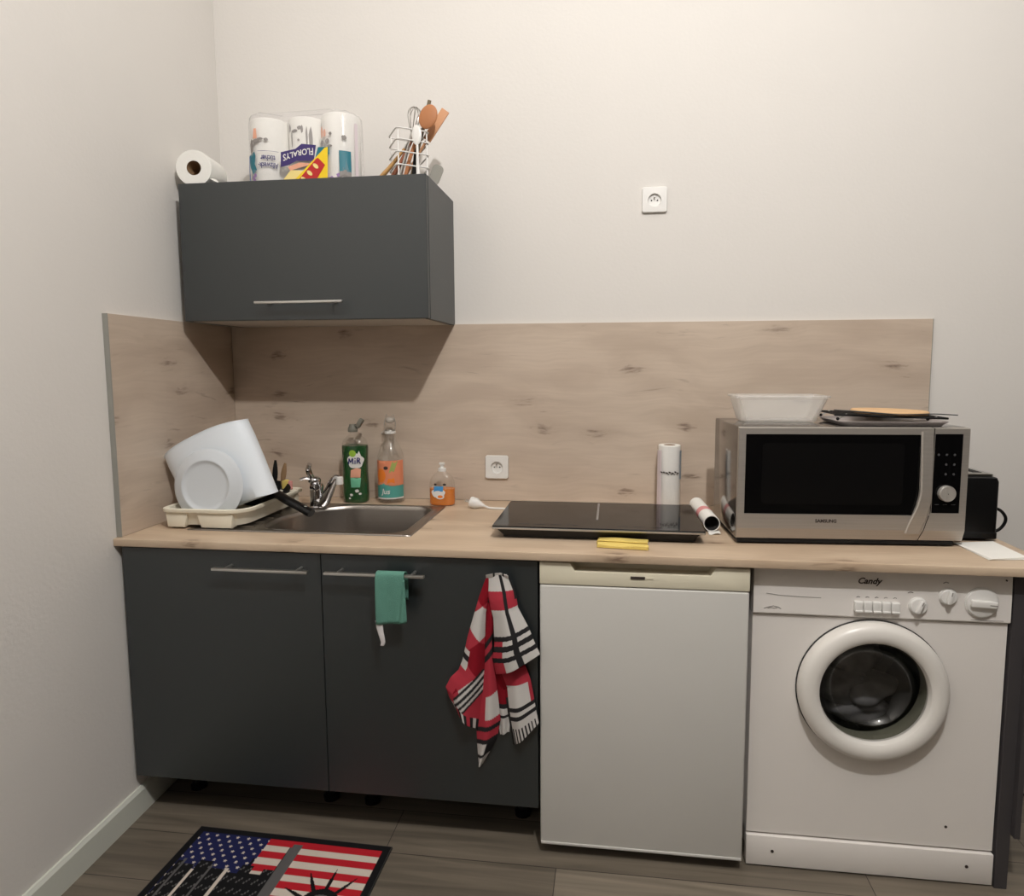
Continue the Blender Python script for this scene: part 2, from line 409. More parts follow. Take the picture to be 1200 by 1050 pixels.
# ------------------------------------------------------------------ cabinets
def handle(x0, x1, z, ydoor, out, parent):
    m = MB(); y = ydoor - out
    m.box(x0, x1, y - .006, y + .006, z - .0036, z + .0036, .0014)
    for x in (x0 + .035, x1 - .035): m.tube([(x, y + .004, z), (x, ydoor + .0005, z)], .0045)
    return lab(m.build('handle', M_bar, parent), 'slim brushed steel bar handle')
def base_cabinet(x0, x1, label, hx, hookx=None):
    t = thing('base_cabinet', ((x0 + x1) / 2, -.3, 0), label, 'cabinet', 'dark base cabinets under the worktop')
    a, b, zb, zt = x0 + .004 + (.02 if x0 < .1 else 0), x1 - .002, .131, .802
    m = MB(); p = .016
    left = x0 < .1
    m.box(a, a + p, -.575, -.03, zb, zt if left else .665); m.box(b - p, b, -.575, -.03, zb, .665 if left else zt)
    m.box(a + p, b - p, -.575, -.03, zb, zb + p); m.box(a + p, b - p, -.04, -.03, zb + p, zt); m.box(a + p, b - p, -.575, -.56, zt - .06, zt)
    m.build('carcass', M_cabin, t, smooth=False)
    d = MB().box(x0, x1, -.596, -.577, .129, .8).build('door', M_cab, t, smooth=False)
    handle(hx, hx + .270, .760, -.596, .034, d)
    if hookx:
        h = MB(); h.box(hookx - .012, hookx + .012, -.5995, -.5962, .730, .757, .001)
        h.tube(spline([(hookx, -.599, .742), (hookx, -.606, .740), (hookx, -.611, .746), (hookx, -.611, .756)], 4), .003)
        lab(h.build('hook', M_chrome, d), 'small metal hook')
    for x in (a + .06, b - .06):
        for y in (-.45, -.10):
            MB().lathe([(.024, 0.0005), (.024, .012), (.014, .02), (.014, .118), (.028, .122), (.028, zb - .0005)], (x, y, 0), n=20).build('leg', M_black, t)
    return t
base_cabinet(.036, .6145, 'dark grey base cabinet under the dish rack, next to the left wall', .326)
base_cabinet(.6175, 1.1985, 'dark grey base cabinet left of the fridge with cloth and towel hanging on it', .6405, 1.112)

t = thing('wall_cabinet', (.45, -.15, 1.44), 'dark grey wall cabinet above the sink with one flap door', 'cabinet')
m = MB(); x0, x1, z0, z1 = .0586, .8416, 1.440, 1.857; p = .016
m.box(x0, x0 + p, -.294, -.0005, z0, z1); m.box(x1 - p, x1, -.294, -.0005, z0, z1)
m.box(x0 + p, x1 - p, -.294, -.0005, z1 - p, z1); m.box(x0 + p, x1 - p, -.008, -.0005, z0 + p, z1 - p)
m.build('carcass', M_cab, t, smooth=False)
lab(MB().box(x0 + p, x1 - p, -.294, -.0005, z0, z0 + p).build('bottom_board', mat('pale carcass board', (196, 190, 182), .5), t, smooth=False), 'pale underside board')
d = MB().box(x0, x1 - .001, -.313, -.296, z0 + .001, z1, .0008, seg=1).build('door', M_cab, t, smooth=False)
handle(.311, .588, 1.491, -.313, .032, d)

# ------------------------------------------------------------------ end boards at the right end of the worktop
t = thing('end_panel', (2.355, -.3, 0), 'dark grey end panel right of the washing machine under the worktop', 'panel')
MB().box(2.337, 2.366, -.575, -.03, .0005, T - .0225).build('board', M_cabdk, t, smooth=False)
MB().box(2.3662, 2.379, -.590, -.03, .146, T - .0225).build('facing', M_cabdk, t, smooth=False)

# ------------------------------------------------------------------ fridge
t = thing('fridge', (1.464, -.3, 0), 'white undertable fridge with a yellowed handle strip, left of the washing machine', 'fridge')
fx0, fx1 = 1.2045, 1.7245
MB().box(fx0 + .004, fx1 - .004, -.548, -.06, .028, .800, .004).build('body', M_fridge, t)
d = MB().box(fx0, fx1, -.600, -.551, .033, .7415, .006, seg=3).build('door', M_fridge, t)
MB().box(fx0 + .002, fx1 - .002, -.6022, -.552, .0335, .041, .002).build('bottom_trim', M_fridge, d)
s_ = MB().prism([(fx0, .7435), (fx1, .7435), (fx1, .800), (fx1 - .082, .800), (fx1 - .094, .779), (fx0 + .090, .779), (fx0 + .078, .800), (fx0, .800)], -.600, -.552, 'xz', bev=.0015)
hs = lab(s_.build('handle_strip', M_cream, d), 'yellowed cream handle strip')
MB().box(fx0 + .07, fx1 - .07, -.560, -.5525, .779, .7995).build('grip_recess', M_cream, hs, smooth=False)
b_ = MB(); b_.box(1.434, 1.470, -.6022, -.6002, .7645, .7715, .0005, 0); b_.box(1.4715, 1.490, -.6016, -.6002, .7655, .7705, .0004, 1)
lab(b_.build('badge', [M_ink, M_cream], hs), 'tiny dark name badge')
for x in (fx0 + .05, fx1 - .05):
    for y in (-.52, -.1): MB().lathe([(.02, .0005), (.02, .012), (.012, .014), (.012, .0275)], (x, y, 0), n=16).build('foot', M_black, t)

# ------------------------------------------------------------------ washing machine
t = thing('washing_machine', (2.037, -.3, 0), 'white front loading washing machine with round glass door', 'washing machine')
wx0, wx1, wf = 1.7395, 2.3335, -.566
dc = V(2.027, wf, .496)
def star_loop(poly, c, n=64):
    """resample a convex outline by angle about c"""
    out = []
    for k in range(n):
        a = 2 * PI * (k + .5) / n; d = (math.cos(a), math.sin(a)); best = None
        for i in range(len(poly)):
            (x1_, y1_), (x2_, y2_) = poly[i], poly[(i + 1) % len(poly)]
            ex, ey = x2_ - x1_, y2_ - y1_; den = d[0] * ey - d[1] * ex
            if abs(den) < 1e-12: continue
            tt = ((x1_ - c[0]) * ey - (y1_ - c[1]) * ex) / den; s = ((x1_ - c[0]) * d[1] - (y1_ - c[1]) * d[0]) / den
            if tt > 0 and -1e-9 <= s <= 1 + 1e-9 and (best is None or tt < best): best = tt
        out.append((c[0] + d[0] * best, c[1] + d[1] * best))
    return out
def angfix(poly, c, n=96):
    """outline by angle, with the polygon's own corners snapped to the nearest sample"""
    L_ = star_loop(poly, c, n)
    if len(poly) <= 8:
        for q in poly:
            k = min(range(n), key=lambda i: (L_[i][0] - q[0]) ** 2 + (L_[i][1] - q[1]) ** 2); L_[k] = q
    return L_
n = 96; c2 = (dc.x, dc.z)
front = [(wx0, .090), (wx1, .090), (wx1, .676), (wx0, .676)]
o1 = angfix(front, c2, n); circ = [(c2[0] + .150 * math.cos(2 * PI * (k + .5) / n), c2[1] + .150 * math.sin(2 * PI * (k + .5) / n)) for k in range(n)]
circ2 = [(c2[0] + .134 * math.cos(2 * PI * (k + .5) / n), c2[1] + .134 * math.sin(2 * PI * (k + .5) / n)) for k in range(n)]
m = MB()
m.loft([[V(x, -.06, z) for x, z in o1], [V(x, wf + .003, z) for x, z in o1], [V(c2[0] + (x - c2[0]) * .996, wf, c2[1] + (z - c2[1]) * .996) for x, z in o1],
        [V(x, wf, z) for x, z in circ], [V(x, wf + .001, z) for x, z in circ]], cap=False)
m.box(wx0, wx1, -.55, -.06, .677, .800); m.box(wx0, wx1, -.06, -.055, .02, .80); m.box(wx0 + .01, wx1 - .01, -.545, -.06, .012, .0885)
body = m.build('body', M_appl, t, recalc=False)
lab(MB().lathe([(.1495, -.001), (.130, -.006), (.128, .004), (.1325, .034)], dc, (0, 1, 0), 72, cap=False).build('gasket', mat('olive grey rubber', (120, 119, 104), .5), body), 'dark rubber gasket')
m = MB(); m.lathe([(.133, 0), (.16, .03), (.2, .06), (.2, .28), (.02, .30)], (dc.x, wf + .031, dc.z), (0, 1, 0), 48, cap=False)
for k in range(3):
    a = 2 * PI * k / 3 + .5; m.tube([(dc.x + .18 * math.cos(a), wf + .1, dc.z + .18 * math.sin(a)), (dc.x + .18 * math.cos(a), wf + .30, dc.z + .18 * math.sin(a))], .03, 10)
drum = lab(m.build('drum', M_drum, t), 'dark steel drum')
# door: ring and bowl shaped glass
dr = MB().lathe([(.128, -.010), (.126, -.018), (.127, -.024), (.130, -.032), (.136, -.0365), (.148, -.038), (.160, -.0365), (.169, -.032), (.1745, -.024), (.1762, -.016), (.176, -.0035), (.172, -.002), (.150, -.002)], dc, (0, 1, 0), 72, cap=False).build('door', M_ring, t)
MB().lathe([(.1275, -.020), (.122, -.019), (.119, -.010), (.112, .010), (.098, .028), (.075, .041), (.04, .048), (.004, .050)], dc, (0, 1, 0), 64, cap=False).build('door_glass', M_door, dr)
lab(MB().lathe([(.1785, -.0012), (.1785, -.004), (.168, -.004), (.168, -.0012)], dc, (0, 1, 0), 72, cap=False).build('door_seal', M_dgrey, dr), 'thin grey seal behind the ring')
# control panel
m = MB()
prof = [(wf + .012, .678), (wf - .004, .679), (wf - .008, .683), (wf - .0075, .745), (wf - .005, .800), (wf + .012, .800)]
m.loft([[V(x, a, b) for a, b in prof] for x in (wx0, wx1)])
cp = MB.build(m, 'control_panel', M_appl, t)
yp = wf - .0082
m = MB().text('Candy', .021, lambda u, v: V(2.010 + u, yp - .0004 + .0006 + (.0 if v < 0 else 0) , .7725 + v), 0, .3, .0006)
m.v = [(x, yp + (z - .683) * .0, z) for x, y, z in m.v]
lab(m.build('lettering', M_ink, cp, smooth=False, recalc=False), 'dark slanted lettering')
m = MB()
m.tube([(1.765, yp - .0002, .694), (1.776, yp - .0002, .698), (1.788, yp - .0002, .701), (1.800, yp - .0002, .698), (1.806, yp - .0002, .694)], .0008, 6)
m.tube([(1.774, yp - .0002, .6945), (1.782, yp - .0002, .6965), (1.790, yp - .0002, .6945), (1.797, yp - .0002, .6965)], .0007, 6)
lab(m.build('emblem', M_inkg, cp, smooth=False), 'small grey printed emblem')
for q in ([(1.77, yp, .733), (1.80, yp, .729), (1.85, yp, .7268), (1.90, yp, .7265)], [(2.245, yp, .687), (2.275, yp, .6855), (2.318, yp, .686)]): lab(MB().tube(q, .0006, 6).build('scratch', M_inkg, cp), 'fine grey scratch')
for k in range(5): MB().tube([(1.9825 + .0212 * k, yp, .7315), (1.9865 + .0212 * k, yp, .7335), (1.9905 + .0212 * k, yp, .7320)], .0008, 6).build('button_mark', M_inkg, cp)
for x_, z_ in ((2.106, .748), (2.185, .775)): MB().tube([(x_ - .006, yp, z_ - .001), (x_, yp, z_ + .002), (x_ + .006, yp, z_)], .001, 6).build('dial_mark', M_inkg, cp)
lab(MB().tube([(2.318, yp, .785), (2.320, yp, .787)], .0022, 6).build('rust_spot', M_ink, cp), 'dark rust spot')
for k in range(5):
    x = 1.9765 + .0212 * k
    b_ = MB(); b_.box(x, x + .0200, yp - .010, yp + .001, .697, .7235, .003, seg=3); b_.box(x + .001, x + .019, yp - .013, yp - .002, .697, .702, .0015)
    b_.build('button', M_white, cp)
def dial(x, z, r, grip, ang):
    d = MB().lathe([(r * 1.1, .0005), (r * 1.1, -.002), (r * 1.02, -.003), (r, -.0065), (r * .9, -.008), (.001, -.008)], (x, yp, z), (0, 1, 0), 40, cap=False).build('dial', M_white, cp)
    R = Matrix.Translation(V(x, yp, z)) @ Matrix.Rotation(ang, 4, 'Y')
    g = MB().box(-r * .84, r * .84, -.0175, -.0075, -grip, grip, .003, seg=3, M=R).build('grip', M_white, d)
    MB().box(r * .3, r * .8, -.0180, -.0175, -.001, .001, M=R).build('pointer', M_inkg, g)
dial(2.124, .716, .0195, .0055, math.radians(-68)); dial(2.190, .742, .0190, .0055, math.radians(-80)); dial(2.266, .730, .0345, .0085, math.radians(3))
# kick plate
k_ = MB().box(wx0, wx1, wf - .007, wf + .02, .005, .086, .002).build('kick_plate', M_appl, t)
for x, z in ((1.805, .046), (2.272, .050)): lab(MB().lathe([(.004, -.0012), (.004, .0005)], (x, wf - .007, z), (0, 1, 0), 14).build('screw', M_ink, k_), 'dark screw')
lab(MB().lathe([(.0035, -.001), (.0035, .0005)], (2.222, wf, .146), (0, 1, 0), 12).build('rust_spot', M_ink, body), 'dark rust spot')
for x in (wx0 + .06, wx1 - .06):
    for y in (-.50, -.12): MB().lathe([(.02, .0003), (.02, .011)], (x, y, 0), n=14).build('foot', M_black, t)
m = MB()
for c, r, s in (((1.985, -.42, .440), .07, (1.2, .9, .75)), ((2.075, -.41, .425), .065, (1.1, .9, .7)), ((1.955, -.40, .535), .05, (.9, .9, 1.1)), ((2.03, -.38, .50), .08, (1.1, .7, .8)), ((2.05, -.43, .375), .05, (1.6, .9, .6))):
    b = bmesh.new(); bmesh.ops.create_icosphere(b, subdivisions=4, radius=r)
    ph = [random.uniform(0, 6) for _ in range(4)]
    for v in b.verts:
        q = v.co * 1.; w = 1 + .16 * math.sin(55 * q.x + ph[0] + 30 * q.z) + .12 * math.sin(70 * q.z + ph[1] - 25 * q.x) + .08 * math.sin(90 * q.y + ph[2])
        v.co = V(q.x * s[0] * w, q.y * s[1] * w, q.z * s[2] * w) + Vector(c)
    m.bm(b)
tag(m.build('laundry', M_laund), 'dark crumpled laundry behind the round washing machine door', 'laundry', kind='stuff')

# ------------------------------------------------------------------ wall sockets
def outlet(x, z, y, label):
    t = thing('wall_socket', (x, y, z), label, 'socket', 'white wall sockets')
    h = .0405; n = 48
    sq = angfix(rrect(x - h, x + h, z - h, z + h, .004, 3), (x, z), n)
    def ci(r): return [(x + r * math.cos(2 * PI * (k + .5) / n), z - .002 + r * math.sin(2 * PI * (k + .5) / n)) for k in range(n)]
    pr = [[V(a, y - .0003, b) for a, b in sq], [V(a, y - .0075, b) for a, b in sq], [V(x + (a - x) * .96, y - .0095, z + (b - z) * .96) for a, b in sq], [V(a, y - .0098, b) for a, b in ci(.0235)], [V(a, y - .0098, b) for a, b in ci(.0215)]]
    MB().loft(pr, cap=False).build('plate', M_white, t)
    w = MB().loft([[V(a, y - .0098, b) for a, b in ci(.0213)], [V(a, y - .0015, b) for a, b in ci(.0195)], [V(a, y - .0012, b) for a, b in ci(.001)]], cap=False).build('well', M_white, t)
    MB().tube([(x, y - .0013, z + .0095), (x, y - .013, z + .0095)], .0024, 12).build('earth_pin', M_steel, w)
    for s in (-1, 1): MB().lathe([(.0026, 0), (.0026, -.0003), (.0001, -.0003)], (x + s * .0095, y - .0015, z - .001), (0, 1, 0), 12).build('contact_hole', M_dgrey, w)
outlet(1.5167, 1.838, -.0005, 'white wall socket high on the bare wall above the splashback')
outlet(.987, .948, -.0102, 'white wall socket low on the oak splashback left of the hob')

# ------------------------------------------------------------------ sink and tap
sx0, sx1, sy0, sy1 = .165, .834, -.503, -.132
bc = (.59, -.31); n = 128
bowl = rrect(.362, .803, -.480, -.150, (.05, .21, .07, .05), 12)
bl = star_loop(bowl, bc, n); ol = angfix([(sx0, sy0), (sx1, sy0), (sx1, sy1), (sx0, sy1)], bc, n)
def sc(l, k): return [(bc[0] + (a - bc[0]) * k, bc[1] + (b - bc[1]) * k) for a, b in l]
loops = [[V(a, b, T + .0004) for a, b in ol], [V(a, b, T + .0028) for a, b in sc(ol, .997)], [V(a, b, T + .0042) for a, b in sc(ol, .988)],
         [V(a, b, T + .0030) for a, b in sc(ol, .972)], [V(a, b, T + .0030) for a, b in sc(bl, 1.03)], [V(a, b, T + .0045) for a, b in sc(bl, 1.015)], [V(a, b, T + .002) for a, b in sc(bl, .995)], [V(a, b, T - .010) for a, b in sc(bl, .975)],
         [V(a, b, T - .10) for a, b in sc(bl, .93)], [V(a, b, T - .13) for a, b in sc(bl, .87)], [V(a, b, T - .142) for a, b in sc(bl, .72)], [V(a, b, T - .146) for a, b in sc(bl, .12)]]
t = thing('sink', (.5, -.31, T), 'stainless steel inset sink with drainer set in the worktop', 'sink')
MB().loft(loops, cap=False, cap1=True).build('basin', M_sink, t, recalc=False, ang=60)
m = MB()
for k in range(6):
    y = -.455 + k * .052; m.tube([(.19, y, T + .0032), (.345 - (.03 if k > 3 else 0), y, T + .0032)], .0028, 8, flat=.6)
m.build('drainer_rib', M_sink, t)
lab(MB().lathe([(.040, 0), (.040, .002), (.034, .003), (.012, .001), (.001, .001)], (bc[0], bc[1], T - .1458), n=32, cap=False).build('drain', M_chrome, t), 'chrome drain')

tx, ty = .412, -.196
t = thing('tap', (tx, ty, T), 'chrome mixer tap at the back left of the sink', 'tap')
MB().lathe([(.027, .0035), (.027, .008), (.023, .012), (.0215, .06), (.023, .074), (.020, .084), (.002, .087)], (tx, ty, T), n=32).build('body', M_chrome, t)
sp = MB(); pts = spline([(tx + .004, ty - .004, T + .024), (tx + .026, ty - .008, T + .022), (tx + .046, ty - .012, T + .056), (tx + .064, ty - .016, T + .092), (tx + .076, ty - .018, T + .107), (tx + .091, ty - .020, T + .106)], 6)
k = len(pts); sp.tube(pts, [.0200 - .0090 * min(1, i / (k * .85)) for i in range(k)], 16)
s_ = sp.build('spout', M_chrome, t)
lab(MB().lathe([(.0105, -.013), (.0118, -.012), (.0118, .010), (.009, .012)], (tx + .090, ty - .020, T + .100), n=20).build('aerator', M_white, s_), 'pale aerator tip')
m = MB(); m.ball((tx - .006, ty, T + .094), .021, sz=.75)
m.tube(spline([(tx - .010, ty, T + .098), (tx - .020, ty - .004, T + .116), (tx - .022, ty - .008, T + .134), (tx - .016, ty - .010, T + .150)], 5), [.016] * 6 + [.017] * 5 + [.013] * 5, 14, flat=.6)
m.tube(spline([(tx - .012, ty - .004, T + .100), (tx - .030, ty - .014, T + .104), (tx - .046, ty - .022, T + .100)], 5), .009, 12, flat=.6)
m.build('lever', M_chrome, t)

# ------------------------------------------------------------------ bottles behind the sink
def oval(prof, c, hw, hd, n=40):
    """prof: (scale, z) list, oval outline with flattened front"""
    out = []
    for s, z in prof:
        out.append([V(c[0] + hw * s * math.copysign(abs(math.cos(2 * PI * k / n)) ** .8, math.cos(2 * PI * k / n)), c[1] + hd * s * math.copysign(abs(math.sin(2 * PI * k / n)) ** .8, math.sin(2 * PI * k / n)), z) for k in range(n)])
    return out
bc_ = (.499, -.078); hw, hd = .0455, .032
t = thing('dish_soap_bottle', (bc_[0], bc_[1], T), 'tall green washing-up liquid bottle standing behind the sink', 'bottle')
bp = [(.90, T + .0006), (.97, T + .006), (.99, T + .03), (.98, T + .07), (.955, T + .105), (.955, T + .125), (.98, T + .16), (1., T + .19), (.97, T + .204), (.86, T + .217), (.6, T + .229), (.40, T + .236), (.36, T + .245)]
MB().loft(oval(bp, bc_, hw, hd)).build('shell', M_clear, t)
MB().loft(oval([(s * .975, z + (.001 if i == 0 else 0)) for i, (s, z) in enumerate(bp[:8])] + [(.955, T + .199)], bc_, hw, hd)).build('liquid', M_green, t)
m = MB(); m.lathe([(.016, .2455), (.017, .250), (.0165, .258), (.012, .268), (.0115, .272), (.003, .273)], (bc_[0] - .006, bc_[1], T), n=24)
m.box(-.007, .009, -.010, .010, 0, .034, .004, M=Matrix.Translation(V(bc_[0] + .010, bc_[1], T + .262)) @ Matrix.Rotation(.55, 4, 'Y'))
lab(m.build('cap', mat('grey cap plastic', (118, 116, 106), .4), t), 'grey flip cap standing open')
def ovf(u, z, e=.0012):
    """front skin of the oval bottle at u from its middle"""
    # body scale at this height
    s = 1.
    for (s0, z0), (s1, z1) in zip(bp, bp[1:]):
        if z0 <= z <= z1: s = s0 + (s1 - s0) * (z - z0) / (z1 - z0)
    c = max(-1, min(1, u / (hw * s))); a = math.copysign(abs(c) ** (1 / .8), c); sn = math.sqrt(max(0, 1 - a * a)) ** .8
    return V(bc_[0] + u, bc_[1] - hd * s * sn - e, z)
def patch(m, outline, mi, fn, e=.0):
    """fan of an outline in label coordinates"""
    cx = sum(p[0] for p in outline) / len(outline); cz = sum(p[1] for p in outline) / len(outline)
    rings = []
    for s in (1, .66, .33): rings.append([fn(cx + (p[0] - cx) * s, cz + (p[1] - cz) * s) for p in outline])
    n = len(outline); o = [p for r in rings for p in r] + [fn(cx, cz)]
    fs = []
    for i in range(2):
        for j in range(n): fs.append((i * n + j, i * n + (j + 1) % n, (i + 1) * n + (j + 1) % n, (i + 1) * n + j))
    for j in range(n): fs.append((2 * n + j, 2 * n + (j + 1) % n, 3 * n))
    m.add(o, fs, mi)
def ell(cx, cz, a, b, n=20, wob=0): return [(cx + a * math.cos(2 * PI * k / n) * (1 + wob * math.sin(5 * 2 * PI * k / n)), cz + b * math.sin(2 * PI * k / n) * (1 + wob * math.sin(5 * 2 * PI * k / n))) for k in range(n)]
m = MB()
f = lambda e: (lambda u, z: ovf(u, z, e))
patch(m, ell(.012, T + .148, .027, .026, 24, .06), 0, f(.0012))
patch(m, ell(.004, T + .174, .012, .012), 1, f(.0016)); patch(m, [(.017, T + .165), (.032, T + .165), (.026, T + .183)], 0, f(.0014))
patch(m, [(-.006, T + .090), (.028, T + .090), (.030, T + .120), (.016, T + .124), (-.004, T + .116)], 2, f(.0012))
patch(m, [(-.004, T + .056), (.026, T + .056), (.030, T + .089), (-.006, T + .089)], 3, f(.0012))
for u, z, r in ((-.004, T + .030, .006), (.016, T + .044, .007), (-.010, T + .018, .004), (.026, T + .034, .005)): patch(m, ell(u, z, r, r * .8, 9, .12), 0, f(.0012))
ml = lambda u, z: V(bc_[0] + u, bc_[1] - hd - .0016, z)
def stroke(a, b, w):
    d = Vector((b[0] - a[0], b[1] - a[1])).normalized() * w / 2; q = (-d.y, d.x)
    m.add([ml(a[0] + q[0], T + a[1] + q[1]), ml(a[0] - q[0], T + a[1] - q[1]), ml(b[0] - q[0], T + b[1] - q[1]), ml(b[0] + q[0], T + b[1] + q[1])], [(0, 1, 2, 3)], 4)
for a, b in (((-.0105, .137), (-.0085, .157)), ((-.0085, .157), (-.003, .143)), ((-.003, .143), (.0045, .158)), ((.0045, .158), (.0055, .138)), ((.0125, .138), (.0130, .151)), ((.0132, .1550), (.0134, .1590))): stroke(a, b, .0040)
m.text('R', .030, lambda u, v: ml(.0245 + u, T + .1485 + v), 4, .1, .0004)
lab(m.build('label', [M_white, M_lime, M_skin, mat('jade print', (110, 186, 150), .5), M_navy], t, smooth=False, recalc=False), 'printed label with white cloud and blue lettering')

gc = (.621, -.062); gr = .0455
t = thing('swing_top_bottle', (gc[0], gc[1], T), 'clear swing top glass bottle with orange fruit print behind the sink', 'bottle')
gp = [(.030, .0006), (.042, .001), (.0455, .006), (.0455, .150), (.0445, .162), (.039, .180), (.030, .198), (.0215, .216), (.0165, .234), (.0150, .252), (.0150, .262), (.0175, .266), (.0175, .276), (.0150, .279)]
MB().lathe(gp, (gc[0], gc[1], T), n=48, cap=False).build('glass_body', M_glass, t)
m = MB(); m.lathe([(.009, .276), (.016, .280), (.0165, .287), (.012, .294), (.004, .297)], (gc[0] + .001, gc[1], T), n=24)
lab(m.build('stopper', mat('grey stopper', (176, 168, 158), .4), t), 'pale swing stopper')
m = MB(); m.tube([(gc[0] + .0168 * math.cos(a), gc[1] + .0168 * math.sin(a), T + .250) for a in [2 * PI * k / 20 for k in range(20)]], .0012, 6, closed=True)
for s in (-1, 1):
    m.tube([(gc[0] + s * .0165, gc[1], T + .250), (gc[0] + s * .021, gc[1] - .002, T + .268), (gc[0] + s * .018, gc[1], T + .288), (gc[0] + s * .012, gc[1], T + .306), (gc[0] + s * .006, gc[1], T + .297)], .0012, 6)
m.tube([(gc[0] - .018, gc[1] - .004, T + .250), (gc[0] - .030, gc[1] - .008, T + .240), (gc[0] - .028, gc[1] + .004, T + .236), (gc[0] - .016, gc[1], T + .244)], .0014, 6)
m.build('wire_bail', M_steel, t)
lab(MB().lathe([(.0178, .2385), (.0192, .240), (.0192, .247), (.0175, .248)], (gc[0], gc[1], T), n=24, cap=False).build('collar', M_white, t), 'white collar')
def cyl(c, r): return lambda u, z: V(c[0] + r * math.sin(u / r), c[1] - r * math.cos(u / r), z)
m = MB(); g0, g1, g2 = cyl(gc, gr + .0006), cyl(gc, gr + .0011), cyl(gc, gr + .0016)
def band(m, u0, u1, z0, z1, mi, fn, nu=16): m.grid(lambda a, b: fn(u0 + (u1 - u0) * a, z0 + (z1 - z0) * b), nu, 2, mi)
band(m, -.066, .066, T + .062, T + .150, 0, g0); band(m, -.066, .066, T + .022, T + .064, 1, g0); band(m, -.066, .066, T + .017, T + .0215, 2, g0)
patch(m, ell(-.022, T + .098, .019, .024), 3, g1); patch(m, ell(-.002, T + .125, .008, .006), 5, g2); patch(m, [(.0, T + .070), (.028, T + .072), (.026, T + .090), (.006, T + .088)], 3, g1)
patch(m, [(.008, T + .108), (.026, T + .112), (.040, T + .148), (.020, T + .146)], 4, g1); patch(m, [(-.030, T + .138), (-.004, T + .138), (-.002, T + .149), (-.030, T + .149)], 6, g1)
patch(m, [(-.028, T + .050), (-.008, T + .056), (.010, T + .066), (-.01, T + .072), (-.03, T + .066)], 1, g1)
m.text('Jus', .026, lambda u, v: g2(-.004 + u, T + .043 + v), 2, .2, .0004)
lab(m.build('label', [M_coral, M_lblteal, M_white, M_orange, mat('olive print', (160, 172, 96), .5), M_ink, mat('salmon print', (238, 150, 110), .5)], t, recalc=False), 'orange fruit and turquoise print')

sc_ = (.813, -.096); shw, shd = .0440, .024
t = thing('soap_dispenser', (sc_[0], sc_[1], T), 'small clear pump bottle of amber hand soap right of the sink', 'bottle')
spf = [(.86, .0006), (.97, .004), (1., .012), (1., .062), (.96, .080), (.84, .095), (.62, .106), (.42, .112), (.36, .116)]
MB().loft(oval([(s, T + z) for s, z in spf], sc_, shw, shd)).build('shell', M_clear, t)
MB().loft(oval([(.84, T + .0016), (.95, T + .005), (.975, T + .012), (.975, T + .058), (.5, T + .0582)], sc_, shw, shd)).build('liquid', M_amber, t)
m = MB(); m.lathe([(.0135, .1165), (.0135, .126), (.008, .128), (.006, .137), (.010, .139), (.010, .145), (.002, .146)], (sc_[0], sc_[1], T), n=20)
m.build('pump', M_white, t)
m = MB()
def sf(u, z, e=.001): 
    c = max(-1, min(1, u / shw)); a = math.copysign(abs(c) ** 1.25, c); return V(sc_[0] + u, sc_[1] - shd * math.sqrt(max(0, 1 - a * a)) ** .8 - e, z)
patch(m, ell(-.008, T + .045, .024, .016, 24, .05), 0, lambda u, z: sf(u, z)); patch(m, [(-.024, T + .050), (.008, T + .050), (.010, T + .068), (-.022, T + .068)], 1, lambda u, z: sf(u, z, .0016))
patch(m, ell(-.002, T + .033, .015, .009), 0, lambda u, z: sf(u, z, .0014)); patch(m, ell(-.001, T + .033, .009, .005), 2, lambda u, z: sf(u, z, .002))
patch(m, ell(-.018, T + .074, .005, .004, 8), 3, lambda u, z: sf(u, z)); patch(m, ell(.014, T + .074, .006, .004, 8), 3, lambda u, z: sf(u, z))
lab(m.build('label', [M_white, M_sky, M_orange, M_ink], t, recalc=False), 'white and blue cloud shaped label')

# ------------------------------------------------------------------ dish rack and what is in it
RX0, RX1, RY0, RY1 = .078, .345, -.503, -.150; zr = T + .060
t = thing('dish_rack', (.21, -.32, T), 'ivory plastic dish rack standing on the drainer', 'dish rack')
m = MB(); nb = 10
top_o = rrect(RX0, RX1, RY0, RY1, (.02, .02, .03, .06), 6)
def ins(l, d, c=((RX0 + RX1) / 2, (RY0 + RY1) / 2)): 
    hx, hy = (RX1 - RX0) / 2, (RY1 - RY0) / 2
    return [(c[0] + (a - c[0]) * (hx - d) / hx, c[1] + (b - c[1]) * (hy - d) / hy) for a, b in l]
Lp = lambda l, z: [V(a, b, z) for a, b in l]
zf = T + .0105
m.loft([Lp(ins(top_o, .001), zr - .010), Lp(top_o, zr - .008), Lp(top_o, zr), Lp(ins(top_o, .004), zr + .002), Lp(ins(top_o, .012), zr - .001), Lp(ins(top_o, .016), zr - .012), Lp(ins(top_o, .026), zf + .004), Lp(ins(top_o, .10), zf + .003)], cap=False, cap1=True)
m.loft([Lp(ins(top_o, .001), zr - .010), Lp(ins(top_o, .010), zr - .011), Lp(ins(top_o, .013), zr - .018), Lp(ins(top_o, .022), zf), Lp(ins(top_o, .10), zf)], cap=False, cap1=True)
m.build('tray', M_rack, t, ang=40)
for (a, b) in ((.100, .152), (.205, .298)):                       # front feet, an open arch between them
    m = MB(); y = RY0 + .0075
    m.prism([(a, T + .006), (b, T + .006), (b + (.004 if b > .2 else .012), zr - .012), (a - (.006 if a < .15 else .014), zr - .012)], y, y + .030, 'xz', bev=.002)
    for x in (a + .006, b - .006): m.lathe([(.004, .0035), (.0055, .0075)], (x, y + .012, T), n=12)
    m.build('foot', M_rack, t)
for x in (.105, .315):
    m = MB(); m.box(x - .02, x + .02, RY1 - .045, RY1 - .020, T + .0045, zr - .014, .003); m.build('foot', M_rack, t)
m = MB()
